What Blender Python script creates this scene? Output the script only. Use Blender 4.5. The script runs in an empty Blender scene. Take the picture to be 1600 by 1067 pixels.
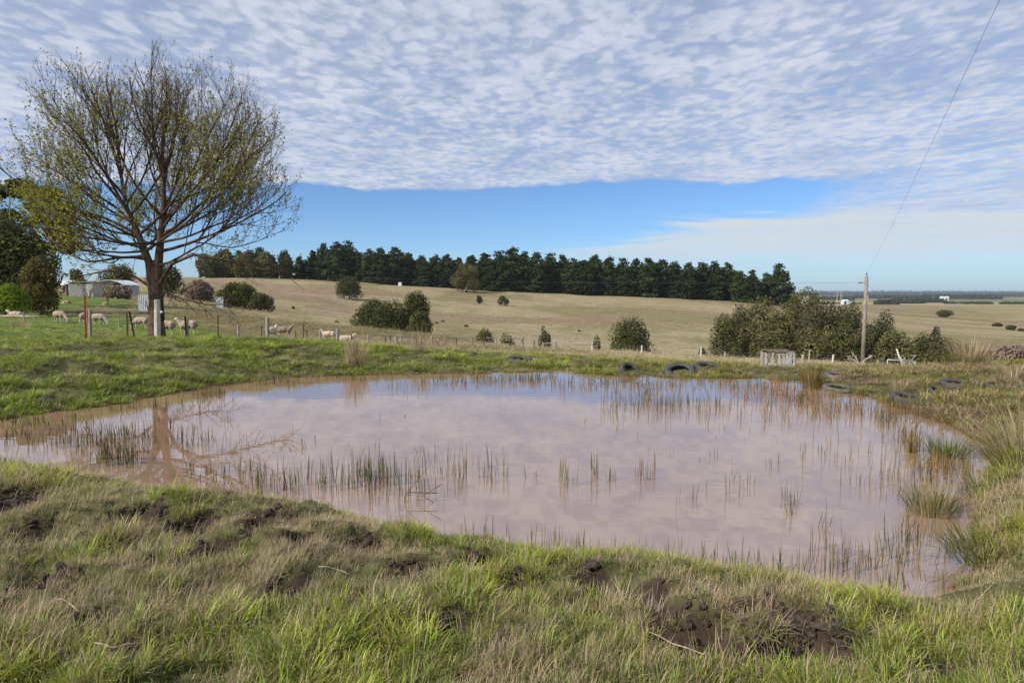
import bpy, bmesh, math, random
import numpy as np
from mathutils import Vector, Matrix, Euler

random.seed(7)
RNG = np.random.default_rng(7)
R = math.radians
scene = bpy.context.scene
COL = scene.collection

# ------------------------------------------------------------------ camera
F = 1067.0                       # focal length in photo pixels (1600 wide, 24 mm)
H = 2.2                          # eye above the water
PITCH = math.atan(76 / F)
cam_d = bpy.data.cameras.new('camera')
cam_d.lens = 24.0
cam_d.sensor_width = 36.0
cam_d.clip_start = 0.05
cam_d.clip_end = 60000
cam = bpy.data.objects.new('camera', cam_d)
COL.objects.link(cam)
cam.location = (0, 0, H)
cam.rotation_euler = (math.pi / 2 - PITCH, 0, 0)
scene.camera = cam

# ------------------------------------------------------------------ sun and exposure
SUN_EL = R(36)
SUN_DIR = Vector((-0.86, -0.51, 0)).normalized() * math.cos(SUN_EL) + Vector((0, 0, math.sin(SUN_EL)))
sun_d = bpy.data.lights.new('sun', 'SUN')
sun_d.energy = 4.9
sun_d.angle = R(2.0)
sun_d.color = (1.0, 0.93, 0.82)
sun = bpy.data.objects.new('sun', sun_d)
COL.objects.link(sun)
sun.location = (-20, -10, 40)
sun.rotation_euler = SUN_DIR.to_track_quat('Z', 'Y').to_euler()
scene.view_settings.view_transform = 'Standard'
scene.view_settings.look = 'None'
scene.view_settings.exposure = 0.18
scene.view_settings.gamma = 1.0
scene.view_settings.use_curve_mapping = False
scene.render.engine = 'CYCLES'
scene.cycles.use_denoising = True
scene.cycles.max_bounces = 4
scene.cycles.diffuse_bounces = 2
scene.cycles.glossy_bounces = 2
scene.cycles.transmission_bounces = 2


# ------------------------------------------------------------------ node helper
class NT:
    def __init__(self, tree):
        self.t = tree
        tree.nodes.clear()

    def n(self, kind, **kw):
        nd = self.t.nodes.new(kind)
        ins = kw.pop('ins', {})
        for k, v in kw.items():
            setattr(nd, k, v)
        for k, v in ins.items():
            s = nd.inputs[k]
            if isinstance(v, bpy.types.NodeSocket):
                self.t.links.new(v, s)
            else:
                s.default_value = v
        return nd

    def m(self, op, a, b=None, c=None, clamp=False):
        nd = self.t.nodes.new('ShaderNodeMath')
        nd.operation = op
        nd.use_clamp = clamp
        for i, v in enumerate((a, b, c)):
            if v is None:
                continue
            if isinstance(v, bpy.types.NodeSocket):
                self.t.links.new(v, nd.inputs[i])
            else:
                nd.inputs[i].default_value = v
        return nd.outputs[0]

    def ss(self, v, a, b):      # smoothstep a..b -> 0..1
        nd = self.n('ShaderNodeMapRange', interpolation_type='SMOOTHSTEP', clamp=True)
        self.t.links.new(v, nd.inputs[0])
        for i, x in ((1, a), (2, b)):
            if isinstance(x, bpy.types.NodeSocket):
                self.t.links.new(x, nd.inputs[i])
            else:
                nd.inputs[i].default_value = x
        return nd.outputs[0]

    def mix(self, f, a, b, blend='MIX'):
        nd = self.n('ShaderNodeMix', data_type='RGBA', blend_type=blend)
        for i, v in ((0, f), (6, a), (7, b)):
            if isinstance(v, bpy.types.NodeSocket):
                self.t.links.new(v, nd.inputs[i])
            elif i == 0:
                nd.inputs[0].default_value = v
            else:
                nd.inputs[i].default_value = (*v, 1) if len(v) == 3 else v
        return nd.outputs[2]

    def noise(self, vec, scale, detail=4, rough=0.55, dist=0.0):
        nd = self.n('ShaderNodeTexNoise', ins={'Scale': scale, 'Detail': detail, 'Roughness': rough, 'Distortion': dist})
        if vec is not None:
            self.t.links.new(vec, nd.inputs['Vector'])
        return nd.outputs[0]

    def link(self, a, b):
        self.t.links.new(a, b)


# ------------------------------------------------------------------ sky
world = bpy.data.worlds.new('World')
scene.world = world
world.use_nodes = True
w = NT(world.node_tree)
tc = w.n('ShaderNodeTexCoord')
sep = w.n('ShaderNodeSeparateXYZ')
w.link(tc.outputs['Generated'], sep.inputs[0])
dx, dy, dz = sep.outputs
zc = w.m('MAXIMUM', dz, 0.012)
comb = w.n('ShaderNodeCombineXYZ', ins={0: dx, 1: dy, 2: zc})
sky = w.n('ShaderNodeTexSky', sky_type='NISHITA', sun_disc=False)
sky.sun_elevation = SUN_EL
sky.sun_rotation = math.atan2(SUN_DIR.x, SUN_DIR.y)
sky.altitude = 300
sky.air_density = 0.75
sky.dust_density = 0.35
sky.ozone_density = 4.0
w.link(comb.outputs[0], sky.inputs[0])
skyc = w.mix(1.0, sky.outputs[0], (0.090, 0.107, 0.121), 'MULTIPLY')
# altocumulus deck on a flat layer overhead
px = w.m('DIVIDE', dx, zc)
py = w.m('DIVIDE', dy, zc)
plane = w.n('ShaderNodeCombineXYZ', ins={0: px, 1: py, 2: 0.0}).outputs[0]
stretch = w.n('ShaderNodeMapping', ins={'Scale': (1.35, 0.95, 1.0), 'Rotation': (0, 0, 0.05)})
w.link(plane, stretch.inputs[0])
sv = stretch.outputs[0]
n_big = w.noise(sv, 0.55, 3, 0.5)
n_mid = w.noise(sv, 4.2, 5, 0.55, 0.4)
n_fine = w.noise(sv, 15.0, 4, 0.6, 0.5)
n_bank = w.noise(sv, 1.1, 4, 0.55, 0.2)
warp = w.n('ShaderNodeVectorMath', operation='ADD')
w.link(sv, warp.inputs[0])
wn = w.n('ShaderNodeTexNoise', ins={'Scale': 5.0, 'Detail': 3.0})
w.link(sv, wn.inputs['Vector'])
wsc = w.n('ShaderNodeVectorMath', operation='SCALE')
wsc.inputs['Scale'].default_value = 0.20
w.link(wn.outputs['Color'], wsc.inputs[0])
w.link(wsc.outputs[0], warp.inputs[1])
vor = w.n('ShaderNodeTexVoronoi', feature='SMOOTH_F1', ins={'Scale': 10.5, 'Smoothness': 1.0})
w.link(warp.outputs[0], vor.inputs['Vector'])
puff = w.m('SUBTRACT', 1.0, vor.outputs['Distance'])
dens = w.m('ADD', w.m('ADD', w.m('MULTIPLY', n_fine, 0.40), w.m('MULTIPLY', puff, 0.52)), w.m('ADD', w.m('MULTIPLY', n_mid, 0.38), w.m('MULTIPLY', n_big, 0.35)))
cover = w.ss(dens, 0.70, 0.98)
cover = w.m('ADD', w.m('MULTIPLY', cover, 0.40), 0.57)
# front edge of the deck, a clear blue strip below it
wob = w.noise(w.n('ShaderNodeCombineXYZ', ins={0: px, 1: 0.0, 2: 3.0}).outputs[0], 0.9, 4, 0.55)
edge = w.m('ADD', py, w.m('MULTIPLY', w.m('SUBTRACT', wob, 0.5), 2.6))
thr = w.m('ADD', 6.45, w.m('MULTIPLY', w.ss(px, 2.9, 5.2), 7.0))
soft = w.m('ADD', 0.16, w.m('MULTIPLY', w.ss(px, 2.6, 4.6), 5.0))
front = w.m('SUBTRACT', 1.0, w.ss(edge, w.m('SUBTRACT', thr, soft), w.m('ADD', thr, soft)))
deck = w.m('MULTIPLY', cover, front)
bright = w.m('ADD', w.m('MULTIPLY', n_bank, 0.6), w.m('MULTIPLY', n_mid, 0.4))
ccol = w.mix(w.ss(bright, 0.36, 0.64), (0.425, 0.480, 0.625), (0.600, 0.628, 0.715))
c1 = w.mix(deck, skyc, ccol)
# thin low veil near the horizon
ysafe = w.m('MAXIMUM', dy, 0.05)
az = w.m('DIVIDE', dx, ysafe)
el = w.m('DIVIDE', dz, ysafe)
vco = w.n('ShaderNodeCombineXYZ', ins={0: w.m('MULTIPLY', az, 2.2), 1: w.m('MULTIPLY', el, 26.0), 2: 1.7}).outputs[0]
nv = w.noise(vco, 1.5, 7, 0.62, 0.9)
top = w.m('ADD', 0.052, w.m('MULTIPLY', w.ss(az, -0.08, 0.46), 0.068))
top = w.m('ADD', top, w.m('MULTIPLY', w.m('SUBTRACT', nv, 0.5), 0.085))
veil = w.m('MULTIPLY', w.m('SUBTRACT', 1.0, w.ss(el, w.m('SUBTRACT', top, 0.013), w.m('ADD', top, 0.006))), w.ss(el, 0.012, 0.075))
veil = w.m('MULTIPLY', veil, w.m('MULTIPLY', w.ss(az, -0.2, 0.25), w.m('ADD', 0.28, w.m('MULTIPLY', nv, 1.15))))
c2 = w.mix(veil, c1, (0.575, 0.635, 0.675))
# grey blue distance haze low in the sky, all round
rad = w.m('SQRT', w.m('ADD', w.m('MULTIPLY', dx, dx), w.m('MULTIPLY', dy, dy)))
elr = w.m('DIVIDE', dz, w.m('MAXIMUM', rad, 0.05))
lowh = w.m('MULTIPLY', w.m('SUBTRACT', 1.0, w.ss(elr, 0.0, 0.065)), 0.62)
c2 = w.mix(lowh, c2, (0.340, 0.450, 0.540))
bg = w.n('ShaderNodeBackground', ins={'Strength': 1.0})
w.link(c2, bg.inputs[0])
wo = w.n('ShaderNodeOutputWorld')
w.link(bg.outputs[0], wo.inputs[0])


# ------------------------------------------------------------------ pixel helpers (photo pixels -> metres)
CP, SP = math.cos(PITCH), math.sin(PITCH)


def ray(px, py):
    u, v = (px - 800) / F, (533.5 - py) / F
    return u, CP + SP * v, -SP + CP * v


def P(px, py, Y):
    a, b, c = ray(px, py)
    return Vector((a * Y / b, Y, H + c * Y / b))


def PZ(px, py, z):
    a, b, c = ray(px, py)
    t = (z - H) / c
    return Vector((a * t, b * t, z))


# ------------------------------------------------------------------ numpy noise
def _hash(ix, iy, s):
    h = (ix.astype(np.int64) * 374761393 + iy.astype(np.int64) * 668265263 + s * 1442695041) & 0x7fffffff
    h = ((h ^ (h >> 13)) * 1274126177) & 0x7fffffff
    h = h ^ (h >> 16)
    return (h & 0xffffff) / float(0xffffff)


def vnoise(x, y, s=0):
    ix, iy = np.floor(x), np.floor(y)
    fx, fy = x - ix, y - iy
    fx = fx * fx * (3 - 2 * fx)
    fy = fy * fy * (3 - 2 * fy)
    a, b = _hash(ix, iy, s), _hash(ix + 1, iy, s)
    c, d = _hash(ix, iy + 1, s), _hash(ix + 1, iy + 1, s)
    return (a * (1 - fx) + b * fx) * (1 - fy) + (c * (1 - fx) + d * fx) * fy


def fbm(x, y, s=0, o=4, g=0.5):
    t, a, n = 0, 1, 0
    for k in range(o):
        t = t + a * vnoise(x, y, s + k * 17)
        n += a
        a *= g
        x, y = x * 2.03 + 3.1, y * 2.03 + 7.7
    return t / n


def sstep(x, a, b):
    t = np.clip((x - a) / (b - a), 0, 1)
    return t * t * (3 - 2 * t)


# ------------------------------------------------------------------ terrain heights
FAR = [(5000, -16), (25000, -10)]
PROFILE = {
    -300: [(1, .6), (5, .55), (9, .42), (13, .7), (17, .80), (20, .72), (26, .5), (45, .6), (70, .9), (100, 2), (140, 2.8), (330, 6), (500, 3), (1000, -6)] + FAR,
    0: [(1, .6), (5, .55), (9, .40), (13, .58), (17, .76), (20, .64), (26, .42), (35, .43), (47, .35), (70, .5), (100, 1.5), (140, 2.2), (200, 3), (330, 5), (500, 2), (1000, -8)] + FAR,
    250: [(1, .6), (5, .53), (8, .42), (12, .45), (17, .62), (20, .76), (23, .58), (26, .40), (35, .05), (50, -.24), (70, 0), (100, .7), (140, 1.7), (200, 3.5), (330, 9.6), (400, 9), (700, 0), (1500, -10)] + FAR,
    450: [(1, .6), (5, .52), (7.5, .42), (12, .45), (19, .48), (21.5, .56), (26, .28), (36, -.32), (50, -.9), (70, -1.1), (98, -.9), (112, -2), (128, -5), (150, -4.2), (170, -2.4), (230, 1.4), (330, 9), (400, 8.5), (700, 0), (1500, -12)] + FAR,
    700: [(1, .6), (12, .4), (19, .16), (21.5, .20), (26, -.12), (36, -1.0), (50, -1.8), (62, -2.2), (75, -2.6), (86, -5), (100, -9), (125, -8.8), (150, -7.5), (200, -5.2), (260, -1), (330, 4.6), (400, 5), (700, -4), (1500, -14)] + FAR,
    900: [(1, .6), (12, .35), (18, .11), (20.5, .07), (26, -.32), (36, -1.15), (50, -2.1), (60, -2.9), (70, -5), (90, -10), (115, -9.9), (130, -8.8), (200, -6.2), (260, -2.8), (330, 1.6), (400, 2), (700, -7), (1500, -15)] + FAR,
    1150: [(1, .6), (12, .3), (17.5, .08), (20, -.04), (23, -.34), (30, -1.0), (48, -2.6), (57, -3.3), (68, -6), (90, -11), (125, -9.8), (200, -7.6), (260, -4.8), (330, -1.8), (400, -2), (700, -10), (1500, -16)] + FAR,
    1350: [(1, .6), (8, .5), (14, .14), (17, .08), (20, -.16), (26, -.86), (36, -1.7), (46, -2.8), (60, -4.2), (72, -8), (88, -12), (110, -11.5), (130, -10.5), (200, -9.4), (330, -8.3), (500, -7.2), (600, -8), (900, -16), (2000, -20), (5000, -20), (25000, -10)],
    1600: [(1, .6), (8, .55), (12, .42), (17, .28), (20, .12), (26, -.55), (40, -2.6), (60, -6.5), (85, -11), (130, -12), (200, -12.2), (330, -12.3), (500, -10.6), (650, -10), (1000, -17), (2000, -20), (5000, -20), (25000, -10)],
    2000: [(1, .6), (8, .6), (12, .55), (17, .45), (20, .3), (26, -.3), (40, -2.2), (60, -6), (85, -10), (130, -12), (200, -13), (330, -13), (500, -12), (650, -12), (1000, -17), (2000, -20), (5000, -20), (25000, -10)],
}
LY0, LY1, NLY = math.log(1.0), math.log(25000.0), 900
PX0, PX1, NPX = -300, 2000, 231


def pchip(xk, yk, x):
    xk, yk = np.array(xk, float), np.array(yk, float)
    h = np.diff(xk)
    d = np.diff(yk) / h
    m = np.zeros_like(yk)
    for i in range(1, len(yk) - 1):
        if d[i - 1] * d[i] > 0:
            w1, w2 = 2 * h[i] + h[i - 1], h[i] + 2 * h[i - 1]
            m[i] = (w1 + w2) / (w1 / d[i - 1] + w2 / d[i])
    m[0], m[-1] = d[0], d[-1]
    i = np.clip(np.searchsorted(xk, x) - 1, 0, len(h) - 1)
    t = (x - xk[i]) / h[i]
    return ((1 + 2 * t) * (1 - t) ** 2) * yk[i] + t * (1 - t) ** 2 * h[i] * m[i] + t * t * (3 - 2 * t) * yk[i + 1] + t * t * (t - 1) * h[i] * m[i + 1]


_ly = np.linspace(LY0, LY1, NLY)
_cols = sorted(PROFILE)
_tab = np.array([pchip([math.log(a) for a, b in PROFILE[c]], [b for a, b in PROFILE[c]], _ly) for c in _cols])
_px = np.linspace(PX0, PX1, NPX)
TAB = np.array([pchip(_cols, _tab[:, j], _px) for j in range(NLY)]).T      # [px, ly]


def _blur(a, k, axis):
    out = np.zeros_like(a)
    wsum = 0
    pad = np.pad(a, [(k, k) if ax == axis else (0, 0) for ax in range(2)], mode='edge')
    for i in range(-k, k + 1):
        wt = math.exp(-(i / (k / 2)) ** 2 / 2)
        out += wt * np.take(pad, np.arange(i + k, i + k + a.shape[axis]), axis=axis)
        wsum += wt
    return out / wsum


TAB = _blur(_blur(TAB, 6, 0), 4, 1)


def land(x, y):
    hyp = np.hypot(x, y)
    yy = np.where(np.abs(x) < 1.2 * y, y, hyp / 1.562)
    yy = np.clip(yy, 1.0, 24999)
    pxx = np.clip(800 + F * x / np.maximum(y, 1e-3), PX0, PX1 - 1e-3)
    pxx = np.where(y <= 0.01, np.where(x < 0, PX0, PX1 - 1e-3), pxx)
    i = (pxx - PX0) / (PX1 - PX0) * (NPX - 1)
    j = (np.log(yy) - LY0) / (LY1 - LY0) * (NLY - 1)
    i0 = np.clip(np.floor(i).astype(int), 0, NPX - 2)
    j0 = np.clip(np.floor(j).astype(int), 0, NLY - 2)
    fi, fj = i - i0, j - j0
    z = (TAB[i0, j0] * (1 - fi) + TAB[i0 + 1, j0] * fi) * (1 - fj) + (TAB[i0, j0 + 1] * (1 - fi) + TAB[i0 + 1, j0 + 1] * fi) * fj
    behind = sstep(-y, -0.5, 6.0) * sstep(-y / (hyp + 1e-6), -0.1, 0.5)
    return z * (1 - behind) + 0.6 * behind


SHORE_PX = [(-60, 742), (60, 752), (150, 765), (300, 790), (380, 806), (450, 812), (600, 842), (680, 852), (730, 872), (800, 880), (900, 897), (1000, 903), (1100, 917),
            (1200, 928), (1300, 952), (1400, 965), (1460, 962), (1500, 930), (1512, 880), (1520, 830), (1538, 780), (1548, 735), (1540, 700), (1495, 672),
            (1440, 650), (1390, 632), (1340, 617), (1285, 608), (1240, 598), (1150, 592), (1050, 590), (960, 588), (870, 581), (750, 584), (600, 586),
            (520, 588), (430, 593), (330, 604), (250, 618), (180, 632), (100, 642), (30, 652), (-60, 668), (-150, 700), (-130, 730)]
SHORE = np.array([PZ(a, b, 0)[:2] for a, b in SHORE_PX])


def _densify(p):
    out = []
    n = len(p)
    for i in range(n):
        p0, p1, p2, p3 = p[i - 1], p[i], p[(i + 1) % n], p[(i + 2) % n]
        for t in (0, .25, .5, .75):
            out.append(0.5 * ((2 * p1) + (p2 - p0) * t + (2 * p0 - 5 * p1 + 4 * p2 - p3) * t * t + (3 * p1 - p0 - 3 * p2 + p3) * t ** 3))
    return np.array(out)


SHORE_S = _densify(SHORE)


def shore_dist(x, y):
    """signed distance to the waterline, positive on land"""
    x, y = np.asarray(x, float), np.asarray(y, float)
    sh = x.shape
    x, y = x.ravel(), y.ravel()
    out = np.full(x.shape, 50.0)
    near = (np.abs(x) < 30) & (y > -3) & (y < 34)
    if not near.any():
        return out.reshape(sh)
    xn, yn = x[near], y[near]
    best = np.full(xn.shape, 1e9)
    ins = np.zeros(xn.shape, bool)
    n = len(SHORE_S)
    for i in range(n):
        a, b = SHORE_S[i], SHORE_S[(i + 1) % n]
        ab = b - a
        t = np.clip(((xn - a[0]) * ab[0] + (yn - a[1]) * ab[1]) / (ab @ ab), 0, 1)
        best = np.minimum(best, (xn - a[0] - t * ab[0]) ** 2 + (yn - a[1] - t * ab[1]) ** 2)
        c = ((a[1] > yn) != (b[1] > yn))
        ins ^= c & (xn < (b[0] - a[0]) * (yn - a[1]) / (b[1] - a[1] + 1e-12) + a[0])
    d = np.sqrt(best)
    d[ins] *= -1
    d = d + (fbm(xn * 2.2, yn * 2.2, 91, 3) - 0.5) * 0.28
    out[near] = d
    return out.reshape(sh)


# trampled mud holes in the near bank: (photo px, py, radius m, depth m)
HOLES_PX = [(35, 782, .20, .10), (55, 835, .22, .12), (215, 812, .20, .12), (300, 822, .16, .10), (330, 868, .18, .08), (430, 812, .14, .08), (395, 835, .12, .10),
            (560, 850, .14, .06), (470, 858, .12, .06), (640, 892, .10, .06), (740, 868, .12, .08), (800, 905, .16, .10), (920, 888, .14, .10), (1020, 925, .12, .08), (1085, 985, .20, .16),
            (1060, 1000, .14, .12), (1180, 945, .14, .08), (1245, 965, .14, .08), (1290, 1010, .20, .14), (1180, 1015, .16, .12), (1330, 950, .10, .06), (1400, 965, .10, .05),
            (150, 1005, .14, .08), (250, 900, .14, .06), (60, 930, .16, .10), (1240, 1010, .16, .12), (450, 940, .12, .06), (1480, 1060, .14, .06), (700, 1000, .12, .06)]
HOLES = [(PZ(a, b, 0.5), r * 1.1, d) for a, b, r, d in HOLES_PX]


def mud_amount(x, y):
    m = np.zeros(np.shape(x))
    wob = 0.65 + 0.7 * fbm(np.asarray(x) * 9, np.asarray(y) * 9, 51, 3)
    for c, r, d in HOLES:
        q = np.hypot(x - c[0], (y - c[1])) / (r * wob)
        m = np.maximum(m, 1 - sstep(q, 0.55, 1.25))
    return m


def zT(x, y, fine=True, d=None):
    x, y = np.asarray(x, float), np.asarray(y, float)
    if d is None:
        d = shore_dist(x, y)
    z = land(x, y)
    wid = 0.38 + 1.35 * sstep(y, 7.0, 11.5)
    k = 1 - np.exp(-np.maximum(d, 0) / wid)
    near = d < 30
    z = np.where(near, z * k, z)
    z = np.where(d < 0, -0.55 * (1 - np.exp(d / 0.8)), z)
    if fine:
        r = np.hypot(x, y)
        on = sstep(d, 0.0, 0.5)
        a = 1 - sstep(r, 60, 140)
        z = z + on * a * ((fbm(x * 0.9, y * 0.9, 5, 3) - 0.5) * 0.22 + (fbm(x * 3.1, y * 3.1, 9, 3) - 0.5) * 0.15)
        z = z + on * sstep(r, 11, 14) * (1 - sstep(r, 24, 30)) * (fbm(x * 1.9, y * 1.9, 19, 2) - 0.5) * 0.22
        z = z + on * (1 - sstep(r, 12, 26)) * (fbm(x * 11, y * 11, 13, 3) - 0.5) * 0.07
        z = z + sstep(r, 60, 120) * (1 - sstep(r, 500, 900)) * (fbm(x * 0.06, y * 0.06, 23, 4) - 0.5) * 1.1
        if np.any((y < 14) & (y > 0)):
            wob = 0.65 + 0.7 * fbm(x * 9, y * 9, 51, 3)
            for c, rr, dep in HOLES:
                q = np.hypot(x - c[0], y - c[1]) / (rr * wob)
                q2 = np.hypot(x - c[0] - rr * 0.3, y - c[1] - rr * 1.0) / (rr * wob)
                z = z - on * dep * np.exp(-(q ** 4)) + on * dep * 0.75 * np.exp(-(q2 / 0.75) ** 2)
    return z


def ground(px, Y, py=480):
    p = P(px, py, Y)
    return Vector((p.x, Y, float(zT(np.array([p.x]), np.array([Y]))[0])))


def gz(x, y):
    return float(zT(np.array([float(x)]), np.array([float(y)]))[0])


# ------------------------------------------------------------------ scene-graph helpers
def tag(o, label=None, cat=None, group=None, kind=None):
    if label:
        o['label'] = label
    if cat:
        o['category'] = cat
    if group:
        o['group'] = group
    if kind:
        o['kind'] = kind
    return o


def thing(name, label, cat, loc=(0, 0, 0), rz=0.0, group=None):
    o = bpy.data.objects.new(name, None)
    o.empty_display_size = 0.2
    COL.objects.link(o)
    o.location = loc
    o.rotation_euler = (0, 0, rz)
    return tag(o, label, cat, group)


def mesh_from(name, V, FQ, smooth=False):
    me = bpy.data.meshes.new(name)
    V = np.asarray(V, float)
    if isinstance(FQ, np.ndarray):
        n, k = FQ.shape
        me.vertices.add(len(V))
        me.vertices.foreach_set('co', V.ravel())
        me.loops.add(n * k)
        me.loops.foreach_set('vertex_index', FQ.astype(np.int32).ravel())
        me.polygons.add(n)
        me.polygons.foreach_set('loop_start', np.arange(0, n * k, k, dtype=np.int32))
        me.update(calc_edges=True)
    else:
        me.from_pydata(V.tolist(), [], FQ)
        me.update()
    if smooth:
        me.polygons.foreach_set('use_smooth', np.ones(len(me.polygons), bool))
    return me


def link(name, me, mat=None, parent=None, loc=None):
    o = bpy.data.objects.new(name, me)
    COL.objects.link(o)
    if mat and not me.materials:
        me.materials.append(mat)
    if parent is not None:
        o.parent = parent
    if loc is not None:
        o.location = loc
    return o


class G:
    """collects shapes into one mesh"""

    def __init__(self):
        self.v, self.f = [], []

    def add(self, V, FF):
        b = len(self.v)
        self.v += [tuple(p) for p in V]
        self.f += [tuple(i + b for i in q) for q in FF]

    def box(self, c, s, rot=None, jit=0.0):
        c = Vector(c)
        M = rot if rot is not None else Matrix.Identity(3)
        V = []
        for z in (-.5, .5):
            for x, y in ((-.5, -.5), (.5, -.5), (.5, .5), (-.5, .5)):
                p = Vector((x * s[0], y * s[1], z * s[2]))
                if jit:
                    p += Vector((random.uniform(-jit, jit), random.uniform(-jit, jit), random.uniform(-jit, jit)))
                V.append(c + M @ p)
        self.add(V, [(0, 3, 2, 1), (4, 5, 6, 7), (0, 1, 5, 4), (1, 2, 6, 5), (2, 3, 7, 6), (3, 0, 4, 7)])
        return self

    def tube(self, pts, rad, n=6, cap=True):
        pts = [Vector(p) for p in pts]
        if not hasattr(rad, '__len__'):
            rad = [rad] * len(pts)
        b = len(self.v)
        up = None
        for i, p in enumerate(pts):
            d = (pts[min(i + 1, len(pts) - 1)] - pts[max(i - 1, 0)]).normalized()
            if up is None:
                up = d.orthogonal().normalized()
            up = (up - d * up.dot(d))
            up = up.normalized() if up.length > 1e-6 else d.orthogonal().normalized()
            s = d.cross(up)
            for k in range(n):
                a = 2 * math.pi * k / n
                self.v.append(tuple(p + (up * math.cos(a) + s * math.sin(a)) * rad[i]))
        for i in range(len(pts) - 1):
            for k in range(n):
                k2 = (k + 1) % n
                self.f.append((b + i * n + k, b + i * n + k2, b + (i + 1) * n + k2, b + (i + 1) * n + k))
        if cap:
            self.f.append(tuple(b + k for k in reversed(range(n))))
            e = b + (len(pts) - 1) * n
            self.f.append(tuple(e + k for k in range(n)))
        return self

    def lathe(self, prof, n=32, M=None, closed=True, wob=0.0):
        b = len(self.v)
        m = len(prof)
        for k in range(n):
            a = 2 * math.pi * k / n
            for j, (r, z) in enumerate(prof):
                p = Vector((r * math.cos(a), r * math.sin(a), z))
                if M is not None:
                    p = M @ p
                self.v.append(tuple(p))
        for k in range(n):
            k2 = (k + 1) % n
            for j in range(m if closed else m - 1):
                j2 = (j + 1) % m
                self.f.append((b + k * m + j, b + k2 * m + j, b + k2 * m + j2, b + k * m + j2))
        return self

    def build(self, name, mat, parent=None, smooth=False, loc=None):
        return link(name, mesh_from(name, self.v, self.f, smooth), mat, parent, loc)


MATS = {}


def simple(name, col, rough=0.8, var=0.25, scale=8.0, bump=0.0, col2=None, metal=0.0, spec=0.3):
    """plain weathered surface: two tones mixed by noise, fine relief"""
    if name in MATS:
        return MATS[name]
    m = bpy.data.materials.new(name)
    m.use_nodes = True
    t = NT(m.node_tree)
    tcn = t.n('ShaderNodeTexCoord')
    nz = t.noise(tcn.outputs['Object'], scale, 5, 0.6)
    c2 = col2 if col2 else tuple(c * (1 - var) for c in col)
    c1 = col if col2 else tuple(min(1, c * (1 + var)) for c in col)
    cc = t.mix(t.ss(nz, 0.35, 0.65), c1, c2)
    b = t.n('ShaderNodeBsdfPrincipled', ins={'Roughness': rough, 'Metallic': metal, 'Specular IOR Level': spec})
    t.link(cc, b.inputs['Base Color'])
    if bump:
        nb = t.noise(tcn.outputs['Object'], scale * 4, 4, 0.6)
        bp = t.n('ShaderNodeBump', ins={'Strength': bump, 'Distance': 0.02})
        t.link(nb, bp.inputs['Height'])
        t.link(bp.outputs[0], b.inputs['Normal'])
    o = t.n('ShaderNodeOutputMaterial')
    t.link(b.outputs[0], o.inputs[0])
    MATS[name] = m
    return m


def foliage(name, dark, light, trans=0.3, rnd=0.25):
    m = bpy.data.materials.new(name)
    m.use_nodes = True
    t = NT(m.node_tree)
    a = t.n('ShaderNodeAttribute', attribute_name='lv')
    oi = t.n('ShaderNodeObjectInfo')
    c = t.mix(a.outputs['Fac'], dark, light)
    k = t.m('ADD', 1 - rnd / 2, t.m('MULTIPLY', oi.outputs['Random'], rnd))
    kc = t.n('ShaderNodeCombineXYZ', ins={0: k, 1: k, 2: k})
    c = t.mix(1.0, c, kc.outputs[0], 'MULTIPLY')
    d = t.n('ShaderNodeBsdfDiffuse')
    tr = t.n('ShaderNodeBsdfTranslucent')
    t.link(c, d.inputs[0])
    t.link(c, tr.inputs[0])
    mx = t.n('ShaderNodeMixShader', ins={0: trans})
    t.link(d.outputs[0], mx.inputs[1])
    t.link(tr.outputs[0], mx.inputs[2])
    o = t.n('ShaderNodeOutputMaterial')
    t.link(mx.outputs[0], o.inputs[0])
    MATS[name] = m
    return m
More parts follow.
